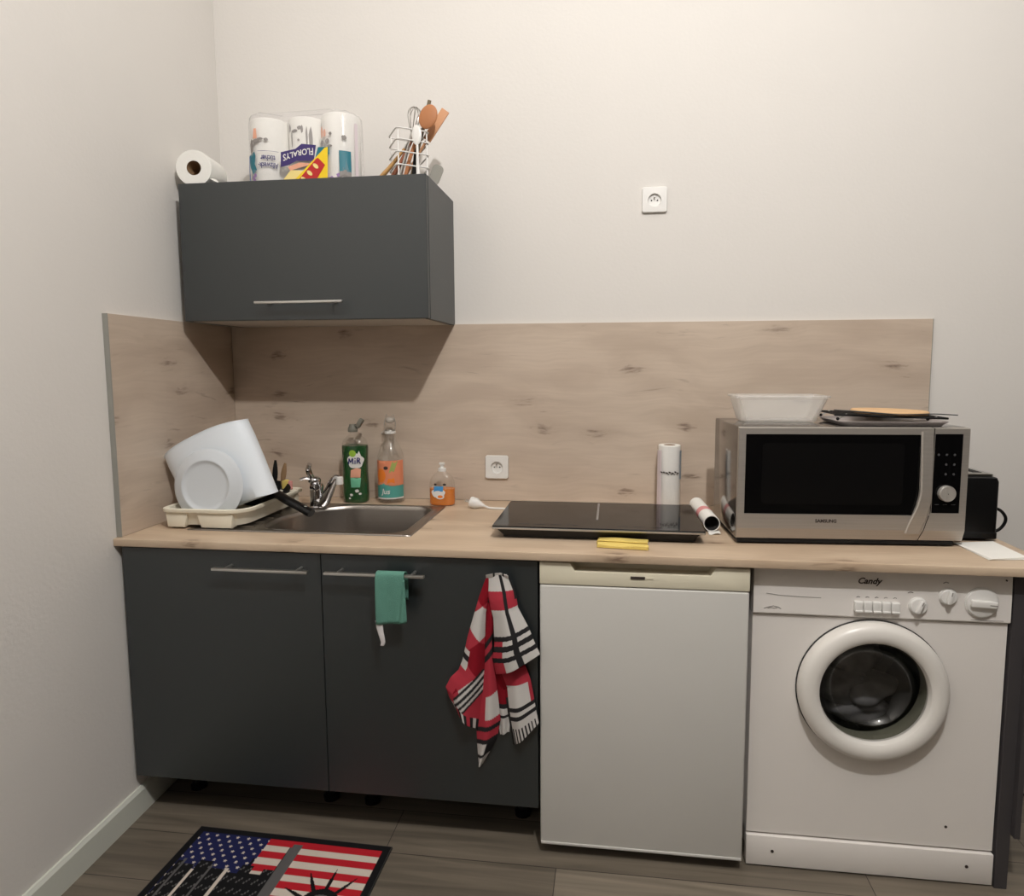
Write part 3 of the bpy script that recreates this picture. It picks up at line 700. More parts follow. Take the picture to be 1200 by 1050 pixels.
for k in range(7): m.box(.125, .30, -.44 + .042 * k, -.436 + .042 * k, zf + .0035, zf + .018, .001)
m.build('divider', M_rack, t)
lab(MB().box(.268, .328, -.178, -.160, zr - .050, zr - .004, .004).build('cutlery_cup', M_rack, t), 'small cutlery pocket')

# plate, back turned to the room, leaning in the rack
pc = V(.211, -.474, .9525); ax = V(0, -1, .10).normalized()
t = thing('plate', pc, 'round white plate standing on edge at the front of the dish rack', 'plate')
MB().lathe([(.002, -.002), (.060, -.002), (.069, -.001), (.0725, .0022), (.0755, .0030), (.0785, .0018), (.084, -.001), (.098, -.0065), (.104, -.0095), (.1085, -.0125), (.1075, -.0138), (.102, -.0120), (.088, -.008), (.074, -.006), (.002, -.006)], pc, ax, 72, cap=True).build('dish', M_plate, t, ang=70)

# large pale tub leaning to the left behind the plate: oval sections from the rim down to the base
Lf = [(.038, 1.020), (.049, .990), (.069, .949), (.094, .900), (.132, .868), (.185, .851)]
Rt = [(.296, 1.140), (.316, 1.097), (.346, 1.022), (.370, .958), (.384, .922), (.326, .902)]
def sect(i, dy, cy, grow=0.):
    a, b = V(Lf[i][0], 0, Lf[i][1]), V(Rt[i][0], 0, Rt[i][1]); c = (a + b) / 2; h = (b - a) / 2; hl = h.length; h = h.normalized() * (hl + grow)
    n = 56; out = []
    for k in range(n):
        co, si = math.cos(2 * PI * k / n), math.sin(2 * PI * k / n)
        lift = V(-h.z, 0, h.x).normalized() * (.016, .008, .003, 0, 0, 0)[i] * (1 - co * co)
        out.append(c + lift + h * math.copysign(abs(co) ** .75, co) + V(0, cy + (dy + grow) * math.copysign(abs(si) ** .75, si), 0))
    return out
cy = -.395; dys = [.0520, .0515, .0505, .049, .045, .032]
outer = [sect(i, dys[i], cy) for i in range(6)]; inner = [sect(i, dys[i], cy, -.004) for i in range(6)]
inner = [[p + V(.002, 0, .003) * (i > 3) for p in l] for i, l in enumerate(inner)]
lip0 = [p + V(-.0012, 0, .002) for p in sect(0, dys[0], cy, .0015)]; 
t = thing('plastic_tub', (.2, cy, .86), 'big pale blue-white plastic tub leaning tilted in the dish rack', 'tub')
m = MB(); m.loft(outer[::-1] + [sect(0, dys[0], cy, .0015), lip0] + inner, cap=True)
m.build('tub', M_tub, t, ang=60)

# black frying pan behind the tub, handle over the right rim
t = thing('frying_pan', (.25, -.25, .86), 'black frying pan in the dish rack, handle pointing to the tap', 'pan')
pn = V(.10, -.12, 1).normalized()
MB().lathe([(.002, 0), (.070, 0), (.076, .003), (.088, .030), (.090, .031), (.0905, .029), (.079, .000), (.071, -.003), (.002, -.003)], (.243, -.243, .872), pn, 48).build('pan', M_blackm, t)
hp = spline([(.298, -.308, .897), (.345, -.322, .899), (.392, -.346, .886), (.436, -.353, .868), (.474, -.360, .851)], 5)
m = MB(); m.tube(hp, [.026 - .0095 * min(1, i / 6) for i in range(len(hp))], 16, flat=.72)
h = m.build('handle', M_black, t)
lab(MB().ball((.452, -.3560, .8715), .006, sx=1.4, sy=.8, sz=.4).build('hanging_loop', M_gpl, h), 'small grey inset')
# knives and sponge at the back of the rack
for i, (x, y, dx, z1, lb, mm) in enumerate(((.245, -.150 - .025, .014, .985, 'black handled knife standing in the back of the dish rack', M_blackm), (.262, -.172, .030, .975, 'thin brown table knife standing right of the black handled one in the dish rack', M_card))):
    k_ = thing('knife', (x, y, zf + .006), lb, 'knife', 'knives in the dish rack')
    MB().tube([(x, y, zf + .008), (x + dx * .5, y, T + .07)], [.003, .0045], 8, flat=.4).build('blade', M_steel, k_)
    MB().tube(spline([(x + dx * .5, y, T + .07), (x + dx * .75, y, T + .11), (x + dx, y, z1)], 4), [.004 + .006 * math.sin(PI * q / 8) for q in range(9)], 10, flat=.5).build('handle', mm, k_)
m = MB(); m.box(.277, .300, -.176, -.162, zr - .004 + .001, zr + .030, .004, 0, 3); m.box(.3003, .311, -.176, -.162, zr - .003, zr + .026, .003, 1, 3)
tag(m.build('sponge', [M_ycloth, mat('pink scourer', (214, 150, 146), .95)]), 'yellow sponge with pink side sitting at the back of the dish rack', 'sponge')

# ------------------------------------------------------------------ induction hob, plug, cloths
t = thing('induction_hob', (1.346, -.33, T), 'portable black two zone induction hob on the worktop', 'hob')
def quad(a, z): return [V(x, y, z) for x, y in a]
yf, yb, zt_ = -.500, -.180, T + .037
m = MB(); outer = rrect(1.062, 1.631, yf, yb, .006, 3); bott = rrect(1.090, 1.607, yf + .018, yb - .02, .006, 3)
m.loft([Lp(bott, T + .0035), Lp(bott, T + .008), Lp(ins(outer, .006, (1.3465, -.34)), T + .026), Lp(outer, T + .0275), Lp(outer, zt_ - .006)])
b_ = m.build('base', M_black, t)
m = MB(); m.loft([Lp(outer, zt_ - .0058), Lp(outer, zt_ - .0012), Lp(rrect(1.063, 1.630, yf + .001, yb - .001, .006, 3), zt_)])
g_ = m.build('glass_top', M_gblk, t)
lab(MB().box(1.064, 1.629, yf - .0022, yf - .0002, zt_ - .0082, zt_ - .0030, .0006).build('front_trim', M_bar, b_), 'thin silver front line')
lab(MB().box(1.3425, 1.3485, -.405, -.190, zt_ + .0001, zt_ + .0008).build('centre_strip', M_inkg, g_), 'grey centre strip')
M_faint = mat('faint glass print', (52, 50, 50), .4)
for x in [q + .045 * k for q in (1.13, 1.40) for k in range(4)]: MB().box(x, x + .03, -.470, -.468, zt_ + .0001, zt_ + .0004).build('touch_mark', M_faint, g_, smooth=False)
for x in (1.12, 1.575):
    for y in (-.45, -.225): MB().lathe([(.012, .0004), (.012, .0045)], (x, y, T), n=14).build('foot', M_dgrey, t)

t = thing('power_plug', (.945, -.140, T), 'white power plug with cable lying on the worktop left of the hob', 'plug')
m = MB(); R = Matrix.Translation(V(.940, -.140, T + .0185)) @ Matrix.Rotation(math.radians(78), 4, 'Z')
m.lathe([(.0165, -.016), (.018, -.012), (.018, .006), (.013, .014), (.006, .030), (.0045, .034)], (.935, -.140, T + .0186), (1, -.12, -.25), 24)
m.build('plug_body', M_white, t)
m = MB()
for s in (-1, 1): m.tube([(.9195, -.139 + .009 * s, T + .0224), (.903, -.137 + .009 * s, T + .026)], .0022, 8)
m.build('pin', M_steel, t)
m = MB(); m.tube(spline([(.968, -.144, T + .0105), (.985, -.146, T + .0045), (1.01, -.148, T + .0037), (1.04, -.150, T + .0037), (1.08, -.168, T + .0037), (1.11, -.185, T + .0042)], 6), .0034, 10)
m.build('cable', M_white, t)

m = MB()
def sponge_fn(a, b, top):
    x = 1.349 + .130 * a + .002 * math.sin(9 * b); y = -.553 + .070 * b - .012 * a
    z = T + .0015 + (.0065 + .0022 * math.sin(7 * a + 2) * math.sin(5 * b + 1) if top else 0)
    return V(x, y, z)
m.grid(lambda a, b: sponge_fn(a, b, True), 24, 14); m.grid(lambda a, b: sponge_fn(a, b, False), 24, 14)
def ringidx(nu, nv): return [i for i in range(nu)] + [nu + j * (nu + 1) for j in range(nv)] + [nv * (nu + 1) + nu - i for i in range(nu)] + [(nv - j) * (nu + 1) for j in range(nv)]
ri = ringidx(24, 14); o = 25 * 15
m.f += [(ri[i], ri[(i + 1) % len(ri)], ri[(i + 1) % len(ri)] + o, ri[i] + o) for i in range(len(ri))]; m.m += [0] * len(ri)
t = thing('sponge_cloth', (1.41, -.52, T), 'folded yellow sponge cloth on the worktop in front of the hob', 'cloth')
m.build('lower_fold', M_ycloth, t, ang=60)
m = MB(); m.grid(lambda a, b: sponge_fn(a, .42 + .58 * b, True) + V(.002, .002, .0014 + .0012 * (1 - b)), 24, 10); m.build('upper_fold', M_ycloth, t, solid=.0018)

# ------------------------------------------------------------------ paper towel roll upright, white tube roll
def paper_roll(name, c, r, h, label, core=.019, parts=True):
    t = thing(name, c, label, 'paper roll')
    MB().lathe([(r * .98, .0008), (r, .003), (r, h - .003), (r * .98, h - .0008), (core + .001, h - .0008), (core + .001, .0008)], c, n=48, cap=False).build('paper', M_paper, t)
    lab(MB().lathe([(core, .0006), (core, h - .001), (core - .0015, h - .001), (core - .0015, .0006)], c, n=24, cap=False).build('core', M_card, t), 'brown card core')
    return t
rc = (1.573, -.062, T); t = paper_roll('paper_towel_roll', rc, .0355, .212, 'wrapped white paper towel roll standing upright behind the hob')
m = MB(); fw = cyl((rc[0], rc[1]), .0385)
m.grid(lambda a, b: V(rc[0] + (.0385 + .001 * math.sin(9 * a * 6.28)) * math.cos(2 * PI * a), rc[1] + .0385 * math.sin(2 * PI * a), T + .001 + .207 * b), 48, 8)
w_ = lab(m.build('wrapper', M_film, t), 'clear printed wrapper')
m = MB(); f1 = cyl((rc[0], rc[1]), .0392)
band(m, -.058, -.030, T + .004, T + .195, 2, f1, 4); band(m, .036, .052, T + .10, T + .195, 1, f1, 4)
for k in range(7): patch(m, ell(-.030 + .0095 * k, T + .124 + .003 * math.sin(3 * k), .0046, .0028, 7, .25), 0, f1)
for k in range(4): patch(m, ell(-.006 + .010 * k, T + .118, .0022, .0018, 6), 0, f1)
lab(m.build('print', [M_ink, mat('grey blue print', (140, 150, 160), .6), M_mauve], w_), 'faint dark print')

a0, a1 = V(1.6570, -.115, T + .0251), V(1.6670, -.362, T + .0251); axr = (a1 - a0).normalized(); ln = (a1 - a0).length; rr = .0230
t = thing('paper_tube_roll', a0, 'white paper tube with pink stripe lying between the hob and the microwave', 'paper roll')
MB().lathe([(rr - .002, .001), (rr, .0), (rr, ln), (rr - .002, ln), (rr - .0022, .001)], a0, axr, 32, cap=False).build('tube', M_paper, t)
lab(MB().lathe([(rr - .0023, .002), (rr - .0023, ln - .0015), (rr - .004, ln - .0015), (rr - .004, .002)], a0, axr, 28, cap=False).build('core', M_dgrey, t), 'inside of the tube, painted dark as shade')  # inner wall coloured dark to stand in for shade in the hollow
lab(MB().lathe([(rr + .0004, ln * .50), (rr + .0004, ln * .66)], a0, axr, 32, cap=False).build('stripe', M_pink, t), 'pink printed stripe')
m = MB(); m.grid(lambda a, b: a1 + V(-.012 + .032 * a, -.001 - .030 * b, -.0237 + .006 * (a - .3) ** 2 + .002 * math.sin(6 * a + 4 * b) * b + .0012), 10, 8)
lab(m.build('loose_end', M_paper, t, solid=.0006), 'loose paper end')

# ------------------------------------------------------------------ microwave
t = thing('microwave', (1.712, -.478, T), 'large stainless steel microwave oven on the right of the worktop', 'microwave', rz=math.radians(3.0))
W, D_, z0, z1 = .572, .285, .0145, .311
m = MB(); m.prism([(.010, z0), (.0006, z0 + .030), (.0006, z1 - .004), (.004, z1), (D_, z1), (D_, z0)], .001, W - .001, 'yz')
MB().box(.0, W, .010, D_, z0, z1, .0035, seg=2).build('body', M_steelside, t, local=True)
MB().box(.004, W - .020, .006, D_ - .012, .0050, z0 - .0005).build('underside', M_blackm, t, local=True, smooth=False)
for x in (.05, W - .05):
    for y in (.045, D_ - .04): MB().lathe([(.014, .0005), (.014, .005)], (x, y, 0), n=14).build('foot', M_black, t, local=True)
# front: door on the left, panel on the right, both sloping back at the bottom
def facia(x0, x1l, x1h, hole):
    """front plate with rectangular opening; bottom strip slopes back"""
    m = MB(); yfr = -.004
    hx0_, hx1_, hz0, hz1 = hole
    zs = [z0 + .002, z0 + .030, hz0, hz1, z1 - .003]
    def xr(z): return x1l + (x1h - x1l) * min(1, max(0, (z - z0) / (.079)))
    def P(x, z, y=None): 
        if y is None: y = yfr + (.010 * (1 - (z - z0) / .030) if z < z0 + .030 else 0)
        return V(x, y, z)
    rows = [z0 + .002, z0 + .014, z0 + .030, hz0]
    for a, b in zip(rows, rows[1:]):
        m.add([P(x0, a), P(xr(a), a), P(xr(b), b), P(x0, b)], [(0, 1, 2, 3)])
    m.add([P(x0, hz0), P(hx0_, hz0), P(hx0_, hz1), P(x0, hz1)], [(0, 1, 2, 3)])
    m.add([P(hx1_, hz0), P(x1h, hz0), P(x1h, hz1), P(hx1_, hz1)], [(0, 1, 2, 3)])
    m.add([P(x0, hz1), P(x1h, hz1), P(x1h, z1 - .003), P(x0, z1 - .003)], [(0, 1, 2, 3)])
    m.add([P(x0, z1 - .003), P(x1h, z1 - .003), V(x1h, .0098, z1 - .0005), V(x0, .0098, z1 - .0005)], [(0, 1, 2, 3)])
    for xa, f_ in ((x0, 0), (x1h, 1)):
        m.add([P(xa, hz0), P(xa, z1 - .003), V(xa, .0098, z1 - .003), V(xa, .0098, hz0)], [(0, 1, 2, 3)])
    m.add([P(x0, rows[0]), P(x0, rows[2]), P(x0, hz0), V(x0, .0098, hz0), V(x0, .0098, rows[0])], [(0, 1, 2, 3, 4)])
    for q in ([(hx0_, hz0), (hx1_, hz0)], [(hx1_, hz0), (hx1_, hz1)], [(hx1_, hz1), (hx0_, hz1)], [(hx0_, hz1), (hx0_, hz0)]):
        (xa, za), (xb, zb_) = q; m.add([V(xa, yfr, za), V(xb, yfr, zb_), V(xb, .0, zb_), V(xa, .0, za)], [(0, 1, 2, 3)])
    return m
dr = facia(.0, .4605, .4840, (.0175, .4560, z0 + .069, z0 + .278)).build('door', M_steelf, t, local=True, ang=20, recalc=True)
gw = MB().box(.0180, .4555, -.0025, .0090, z0 + .0695, z0 + .2775).build('window', M_gblk, dr, local=True, smooth=False)
lab(MB().prism(rrect(.060, .415, z0 + .095, z0 + .255, .012, 5), -.0031, -.0026, 'xz').build('window_mesh', mat('perforated screen', (11, 11, 12), .15, var=.3, scale=900), gw, local=True), 'dark perforated screen')
# handle: vertical strip, bending left at the bottom
hl = [(.4525, .300), (.4535, .22), (.4545, .150), (.4535, .137), (.448, .110), (.4375, .079), (.430, .058), (.424, .036)]
hr = [(.4835, .300), (.4835, .22), (.4835, .150), (.4835, .130), (.481, .110), (.4755, .079), (.4690, .058), (.4625, .036)]
bl_ = [.0075, .0125, .0145, .0145, .0135, .010, .007, .0055]
loops = []
for (xa, za), (xb, zb_), d in zip(hl, hr, bl_):
    za += .0; loops.append([V(xa, -.0042, za), V(xa, -d + .003, za), V(xa + .003, -d, za), V(xb - .003, -d, zb_), V(xb, -d + .003, zb_), V(xb, -.0042, zb_)])
MB().loft(loops).build('handle', M_steelf, dr, local=True, ang=25)
m = MB().text('SAMSUNG', .0118, lambda u, v: V(.226 + u, -.0046, z0 + .0515 + v), 0, 0, .0005)
lab(m.build('lettering', M_ink, dr, local=True, smooth=False, recalc=False), 'dark maker lettering')
# right side panel
m = MB()
def q4(pts): m.add(pts, [(0, 1, 2, 3)])
def ysl(z): return -.004 + (.010 * (1 - (z - z0) / .030) if z < z0 + .030 else 0)
rows = [z0 + .002, z0 + .014, z0 + .030, z0 + .076]
def xl(z): return .4625 + .0235 * min(1, max(0, (z - z0) / .079))
for a, b in zip(rows, rows[1:]): q4([V(xl(a), ysl(a), a), V(W, ysl(a), a), V(W, ysl(b), b), V(xl(b), ysl(b), b)])
q4([V(.486, -.004, rows[3]), V(.4875, -.004, rows[3]), V(.4875, -.004, z0 + .280), V(.486, -.004, z0 + .280)])
q4([V(.5555, -.004, rows[3]), V(W, -.004, rows[3]), V(W, -.004, z0 + .280), V(.5555, -.004, z0 + .280)])
q4([V(.486, -.004, z0 + .280), V(W, -.004, z0 + .280), V(W, -.004, z1 - .003), V(.486, -.004, z1 - .003)])
q4([V(.486, -.004, z1 - .003), V(W, -.004, z1 - .003), V(W, .0098, z1 - .0005), V(.486, .0098, z1 - .0005)])
q4([V(W, -.004, z0 + .03), V(W, -.004, z1 - .003), V(W, .0098, z1 - .003), V(W, .0098, z0 + .03)])
fp = m.build('front_panel', M_steelf, t, local=True, ang=20)
cp = MB().box(.488, .555, -.0032, .0095, z0 + .0765, z0 + .2795).build('control_glass', M_gblk, fp, local=True, smooth=False)
kd = MB().lathe([(.0205, .0), (.0205, -.010), (.0190, -.0125), (.001, -.0125)], (.5205, -.0034, z0 + .128), (0, 1, 0), 40, cap=False).build('dial', M_knob, cp, local=True)
M_key = mat('dim key print', (70, 70, 72), .5)
for r_ in range(3):
    for c_ in range(3):
        if (r_, c_) != (2, 0) and (r_, c_) != (1, 0): MB().lathe([(.0032, -.0036), (.0001, -.0037)], (.4985 + .0195 * c_, 0, z0 + .227 - .025 * r_), (0, 1, 0), 10, cap=False).build('touch_key', M_key, cp, local=True)
for c_ in range(3): MB().box(.4955 + .020 * c_, .5055 + .020 * c_, -.0037, -.0033, z0 + .0975, z0 + .0990).build('key_mark', M_key, cp, local=True, smooth=False)

# on top of the microwave
t = thing('food_container', (1.85, -.29, 1.139), 'frosted clear plastic food container on the left of the microwave top', 'container')
zb_ = T + z1 + .0008
co = rrect(1.722, 1.977, -.372, -.225, .022, 6); cbm = rrect(1.745, 1.946, -.352, -.245, .018, 6)
m = MB(); cc = (1.8495, -.2985)
def scl(l, k): return [(cc[0] + (a - cc[0]) * k, cc[1] + (b - cc[1]) * k) for a, b in l]
m.loft([Lp(scl(cbm, .2), zb_ + .001), Lp(scl(cbm, .94), zb_), Lp(cbm, zb_ + .005), Lp(scl(co, .955), zb_ + .068), Lp(co, zb_ + .069), Lp(co, zb_ + .0735), Lp(scl(co, .955), zb_ + .0745), Lp(scl(co, .94), zb_ + .068), Lp(scl(cbm, .975), zb_ + .006), Lp(scl(cbm, .2), zb_ + .003)], cap=True)
m.build('tub', M_tubclear, t, ang=40)

gx = 2.105
t = thing('baking_tray', (gx, -.36, zb_), 'flat grey oven tray, lowest of the pile on the right of the microwave', 'tray')
m = MB(); o_ = rrect(1.972, 2.245, -.44, -.250, .02, 5); cc = (2.1085, -.345)
m.loft([Lp(scl(o_, .3), zb_ + .001), Lp(scl(o_, .9), zb_), Lp(scl(o_, .97), zb_ + .008), Lp(o_, zb_ + .0105), Lp(o_, zb_ + .012), Lp(scl(o_, .955), zb_ + .010), Lp(scl(o_, .89), zb_ + .0025), Lp(scl(o_, .3), zb_ + .003)])
m.build('pan', mat('grey enamel', (168, 160, 158), .35), t, ang=50)
t = thing('grill_rack', (gx, -.36, zb_ + .013), 'dark metal grill rack lying tilted on the oven tray on the microwave', 'rack')
m = MB(); zz = zb_ + .0165
def gz(x): return zz + .011 - .0085 * (x - 1.965) / .29
for y in (-.42, -.27): m.tube([(1.965, y, gz(1.965)), (2.245, y, gz(2.245))], .0028, 8)
for k in range(15): x = 1.970 + .0195 * k; m.tube([(x, -.42, gz(x) + .001), (x, -.27, gz(x) + .001)], .0018, 6)
m.build('grid', M_blackm, t)
for x, y in ((1.978, -.415), (1.978, -.28), (2.20, -.415), (2.20, -.28)):
    l_ = MB().tube([(x + .02, y, gz(x) + .002), (x - .003, y - .002, zz - .001)], .0022, 8).build('leg', M_steel, t)
    lab(MB().ball((x - .003, y - .002, zz + .0005), .0042).build('foot_cap', M_black, l_), 'black foot cap')
m = MB(); R = Matrix.Translation(V(2.115, -.345, zz + .0185)) @ Matrix.Rotation(math.radians(1.2), 4, 'Y')
m.lathe([(.010, 0), (.092, 0), (.095, .003), (.095, .006), (.092, .009), (.01, .009)], (2.135, -.335, zz + .0100), (.02, 0, 1), 48)
tag(m.build('baking_stone', M_tan), 'round tan baking stone lying on top of the grill rack', 'baking stone')
m = MB(); pts = spline([(1.962, -.425, zz + .0240), (2.04, -.432, zz + .0185), (2.12, -.436, zz + .0135), (2.20, -.436, zz + .0155), (2.262, -.430, zz + .0125)], 6)
m.tube(pts, [.0022 + .0018 * math.sin(PI * min(1, i / 12)) for i in range(len(pts))], 8, flat=.6)
t = thing('skewer', (2.1, -.43, zz + .012), 'long dark flat skewer lying across the front of the grill rack', 'skewer'); m.build('rod', M_dgrey, t)

# ------------------------------------------------------------------ toaster
t = thing('toaster', (2.346, -.25, T), 'black toaster standing right of the microwave', 'toaster')
m = MB(); a_, b_, c_, d_ = 2.287, 2.404, -.380, -.105
m.loft([Lp(rrect(a_ - .002, b_ + .002, c_ - .003, d_ + .003, .014, 5), T + .008), Lp(rrect(a_ - .002, b_ + .002, c_ - .003, d_ + .003, .014, 5), T + .022), Lp(rrect(a_, b_, c_, d_, .012, 5), T + .026), Lp(rrect(a_, b_, c_, d_, .012, 5), T + .160), Lp(rrect(a_ + .003, b_ - .003, c_ + .003, d_ - .003, .012, 5), T + .170), Lp(rrect(a_ + .012, b_ - .012, c_ + .012, d_ - .012, .012, 5), T + .174)])
m.build('body', M_black, t)
tp = lab(MB().box(a_ + .012, b_ - .012, c_ + .014, d_ - .014, T + .1742, T + .180, .002).build('top_plate', M_steel, t), 'steel top plate')
for x in (a_ + .030, b_ - .052): lab(MB().box(x, x + .022, c_ + .035, d_ - .035, T + .1802, T + .1812).build('slot', M_blackm, tp, smooth=False), 'dark bread slot')
m = MB(); m.tube(spline([(2.406, -.30, T + .076), (2.432, -.30, T + .076), (2.455, -.30, T + .066), (2.468, -.30, T + .045), (2.460, -.30, T + .022), (2.440, -.30, T + .008), (2.405, -.29, T + .0045), (2.39, -.10, T + .0045)], 6), .0042, 10); m.build('cord', M_black, t)
for x in (a_ + .02, b_ - .02):
    for y in (c_ + .03, d_ - .03): MB().lathe([(.008, .0005), (.008, .0085)], (x, y, T), n=12).build('foot', M_dgrey, t)

# papers on the right end
m = MB()
pq = [V(2.289, -.556, 0), V(2.382, -.542, 0), V(2.386, -.402, 0), V(2.279, -.412, 0)]
def pf(k, dz, e=0):
    R = Matrix.Rotation(e, 3, 'Z'); c = sum(pq, V(0, 0, 0)) / 4
    return [R @ ((p - c) * k) + c + V(0, 0, T + dz) for p in pq]
t = thing('paper_sheet', (2.33, -.48, T), 'small stack of white paper sheets on the right end of the worktop', 'paper')
for i in range(3):
    m = MB(); a = pf(1 - .01 * i, .0008 + .0012 * i, .03 * i - .02); b = pf(1 - .01 * i, .0017 + .0012 * i, .03 * i - .02)
    if i == 2: b[1] += V(0, 0, .002); b[2] += V(0, 0, .003)
    m.loft([a, b]); m.build('sheet', M_paper, t, smooth=False)

# cord on the floor beyond the end panel
m = MB(); m.tube(spline([(2.50, -.06, .0045), (2.53, -.14, .0045), (2.62, -.20, .0045), (2.80, -.19, .0045), (3.0, -.10, .0045)], 6), .004, 8)
tag(m.build('extension_lead', M_black), 'thin dark extension lead on the floor right of the end panel', 'lead')

# ------------------------------------------------------------------ cloth on the handle, checked towel on the hook
t = thing('microfibre_cloth', (.823, -.63, .775), 'green microfibre cloth hanging over the right base cabinet handle', 'cloth')
path = spline([(-.6085, .690), (-.610, .730), (-.614, .758), (-.622, .7685), (-.631, .7708), (-.639, .7675), (-.6425, .755), (-.644, .72), (-.645, .68), (-.6455, .640)], 4)
def cl(a, b):
    i = b * (len(path) - 1); k = min(int(i), len(path) - 2); q = Vector(path[k]).lerp(Vector(path[k + 1]), i - k)
    fr = max(0, (b - .5) * 2)
    x = .7855 + (.0745 + .003 * fr) * a + .001 * math.sin(7 * b)
    return V(x, q[0] - fr * (.003 * math.sin(5 * a + 1) + .0015 * math.sin(11 * a)) - .0012 * fr, q[1] + (.007 * (1 - a) * -fr if b > .9 else 0) * .5)
m = MB(); m.grid(cl, 24, 40); m.build('front_fold', M_tealcl, t, solid=.0024)
def cl2(a, b): return V(.8605 - .014 * b + (.003 + .018 * b) * a, -.6465 - .003 * math.sin(PI * a) * b, .7560 - .117 * b + .006 * a * b)
m = MB(); m.grid(cl2, 8, 20); m.build('side_fold', M_tealcl, t, solid=.002)
tp = spline([(.793, -.6475, .646), (.797, -.648, .622), (.803, -.650, .605), (.807, -.650, .590), (.805, -.649, .580)], 4)
m = MB(); m.grid(lambda a, b: tp[min(int(b * 16), 16)] + V(-.009 + .019 * a * (1 - .5 * b), -.0012 * math.sin(PI * a), 0), 6, 16); lab(m.build('strap', M_tag, t, solid=.0014), 'white strap end')

RED, DRED, WHI, BLK = rgb((186, 58, 72)), rgb((142, 20, 36)), rgb((214, 210, 206)), rgb((44, 42, 44))
def resample(l, n):
    d = [0]
    for a, b in zip(l, l[1:]): d.append(d[-1] + math.hypot(b[0] - a[0], b[1] - a[1]))
    def f(t):
        x = t * d[-1]
        for i in range(len(l) - 1):
            if x <= d[i + 1] or i == len(l) - 2:
                k = (x - d[i]) / max(1e-9, d[i + 1] - d[i]); return (l[i][0] + (l[i + 1][0] - l[i][0]) * k, l[i][1] + (l[i + 1][1] - l[i][1]) * k)
    return f
def towel_patch(m, L_, R_, yb_, amp, ph, colf, ytop=None, hem=0.):
    fl, fr_ = resample(L_, 0), resample(R_, 0)
    def P(a, b):
        p, q = fl(b), fr_(b); x = p[0] + (q[0] - p[0]) * a; z = p[1] + (q[1] - p[1]) * a + hem * math.sin(PI * a) * b
        y = yb_ - amp * math.sin(PI * a) ** .8 * min(1, .25 + b) - .0035 * math.sin(9 * a + ph + 3 * b) * b
        if ytop is not None: y = ytop + (y - ytop) * min(1, b * 4)
        return V(x, y, z)
    m.grid(P, 80, 200, 0, lambda a, b: colf(P(a, b), a, b))
def gingham(p, ang, ox, oz, per):
    c, s = math.cos(ang), math.sin(ang); u = ((p.x - ox) * c + (p.z - oz) * s) / per; v = (-(p.x - ox) * s + (p.z - oz) * c) / per
    k = (u % 1 < .5) + (v % 1 < .5)
    return (WHI, RED, DRED)[k]
def bands(s, lst):
    for lim, c in lst:
        if s < lim: return c
    return lst[-1][1]
A_l = [(1.070, .763), (1.050, .708), (1.018, .599), (1.004, .536), (.993, .509), (.972, .488), (.958, .461), (.966, .435), (.979, .412)]
A_r = [(1.086, .766), (1.072, .70), (1.066, .664), (1.063, .596), (1.062, .528), (1.059, .453), (1.050, .40), (1.042, .348)]
def colA(p, a, b):
    w = (p.x - 1.) * .72 - (p.z - .44) * .69      # across the hem stripes, which climb to the right
    if b > .93: return (BLK, WHI, BLK, RED)[int(a * 11) % 4]
    if b > .52 and a < .30 - .2 * (b - .52): return bands(b, [(.56, WHI), (.60, BLK), (.66, WHI), (2, RED)])
    if b > .60 and w > -.012: return bands(w, [(-.006, BLK), (.001, WHI), (.008, BLK), (.014, WHI), (.020, BLK), (.026, WHI), (.031, BLK), (2, RED)])
    return gingham(p, math.radians(40), 1.044, .502, .130)
B_l = [(1.067, .690), (1.063, .596), (1.061, .528), (1.047, .423), (1.038, .347), (1.039, .307), (1.042, .254)]
B_r = [(1.092, .697), (1.080, .585), (1.087, .506), (1.096, .427), (1.101, .375), (1.091, .322), (1.053, .252)]
def colB(p, a, b):
    s = b + .06 * (a - .5)
    return bands(s, [(.22, DRED), (.26, BLK), (.30, RED), (.34, BLK), (.38, RED), (.56, RED), (.70, WHI if a > .35 else RED), (.74, RED), (.77, BLK), (.82, RED), (.85, BLK), (.92, WHI if a < .6 else BLK), (.94, BLK), (2, WHI)])
C_l = [(1.069, .764), (1.076, .700), (1.087, .653), (1.089, .586), (1.083, .545), (1.092, .502)]
C_r = [(1.127, .771), (1.144, .728), (1.150, .684), (1.179, .630), (1.192, .597), (1.207, .565)]
def colC(p, a, b):
    if .55 < a < .68 or a > .93 and b < .3: return BLK
    s = b - .04 * (a - .5)
    if s > .63: 
        c = bands(s, [(.68, BLK), (.73, WHI), (.79, BLK), (.85, WHI), (.90, BLK), (.95, WHI), (2, WHI)])
        return c if a > .28 or c == BLK else RED
    return bands(s, [(.17, WHI), (.36, RED), (.63, WHI)])
D_l = [(1.086, .540), (1.100, .500), (1.115, .462), (1.118, .417), (1.127, .354), (1.135, .307)]
D_r = [(1.150, .560), (1.170, .520), (1.181, .489), (1.191, .433), (1.197, .399), (1.203, .376)]
def colD(p, a, b):
    s = b - .10 * (a - .5)
    if s > .86 and (a * 9 % 1) < .42: return BLK
    if a < .10: return BLK if b > .45 else DRED
    return bands(s, [(.16, DRED), (.36, RED), (.62, WHI if a < .9 else RED), (.67, BLK), (.72, WHI), (.77, BLK), (2, WHI)])
E_l = [(1.075, .520), (1.084, .455), (1.089, .397), (1.099, .331)]; E_r = [(1.128, .515), (1.126, .457), (1.128, .40), (1.124, .342)]
def colE(p, a, b): return bands(b, [(.3, DRED), (.55, DRED), (.62, BLK), (.72, WHI), (.76, BLK), (2, WHI)])
m = MB()
towel_patch(m, E_l, E_r, -.6035, .002, 1., colE)
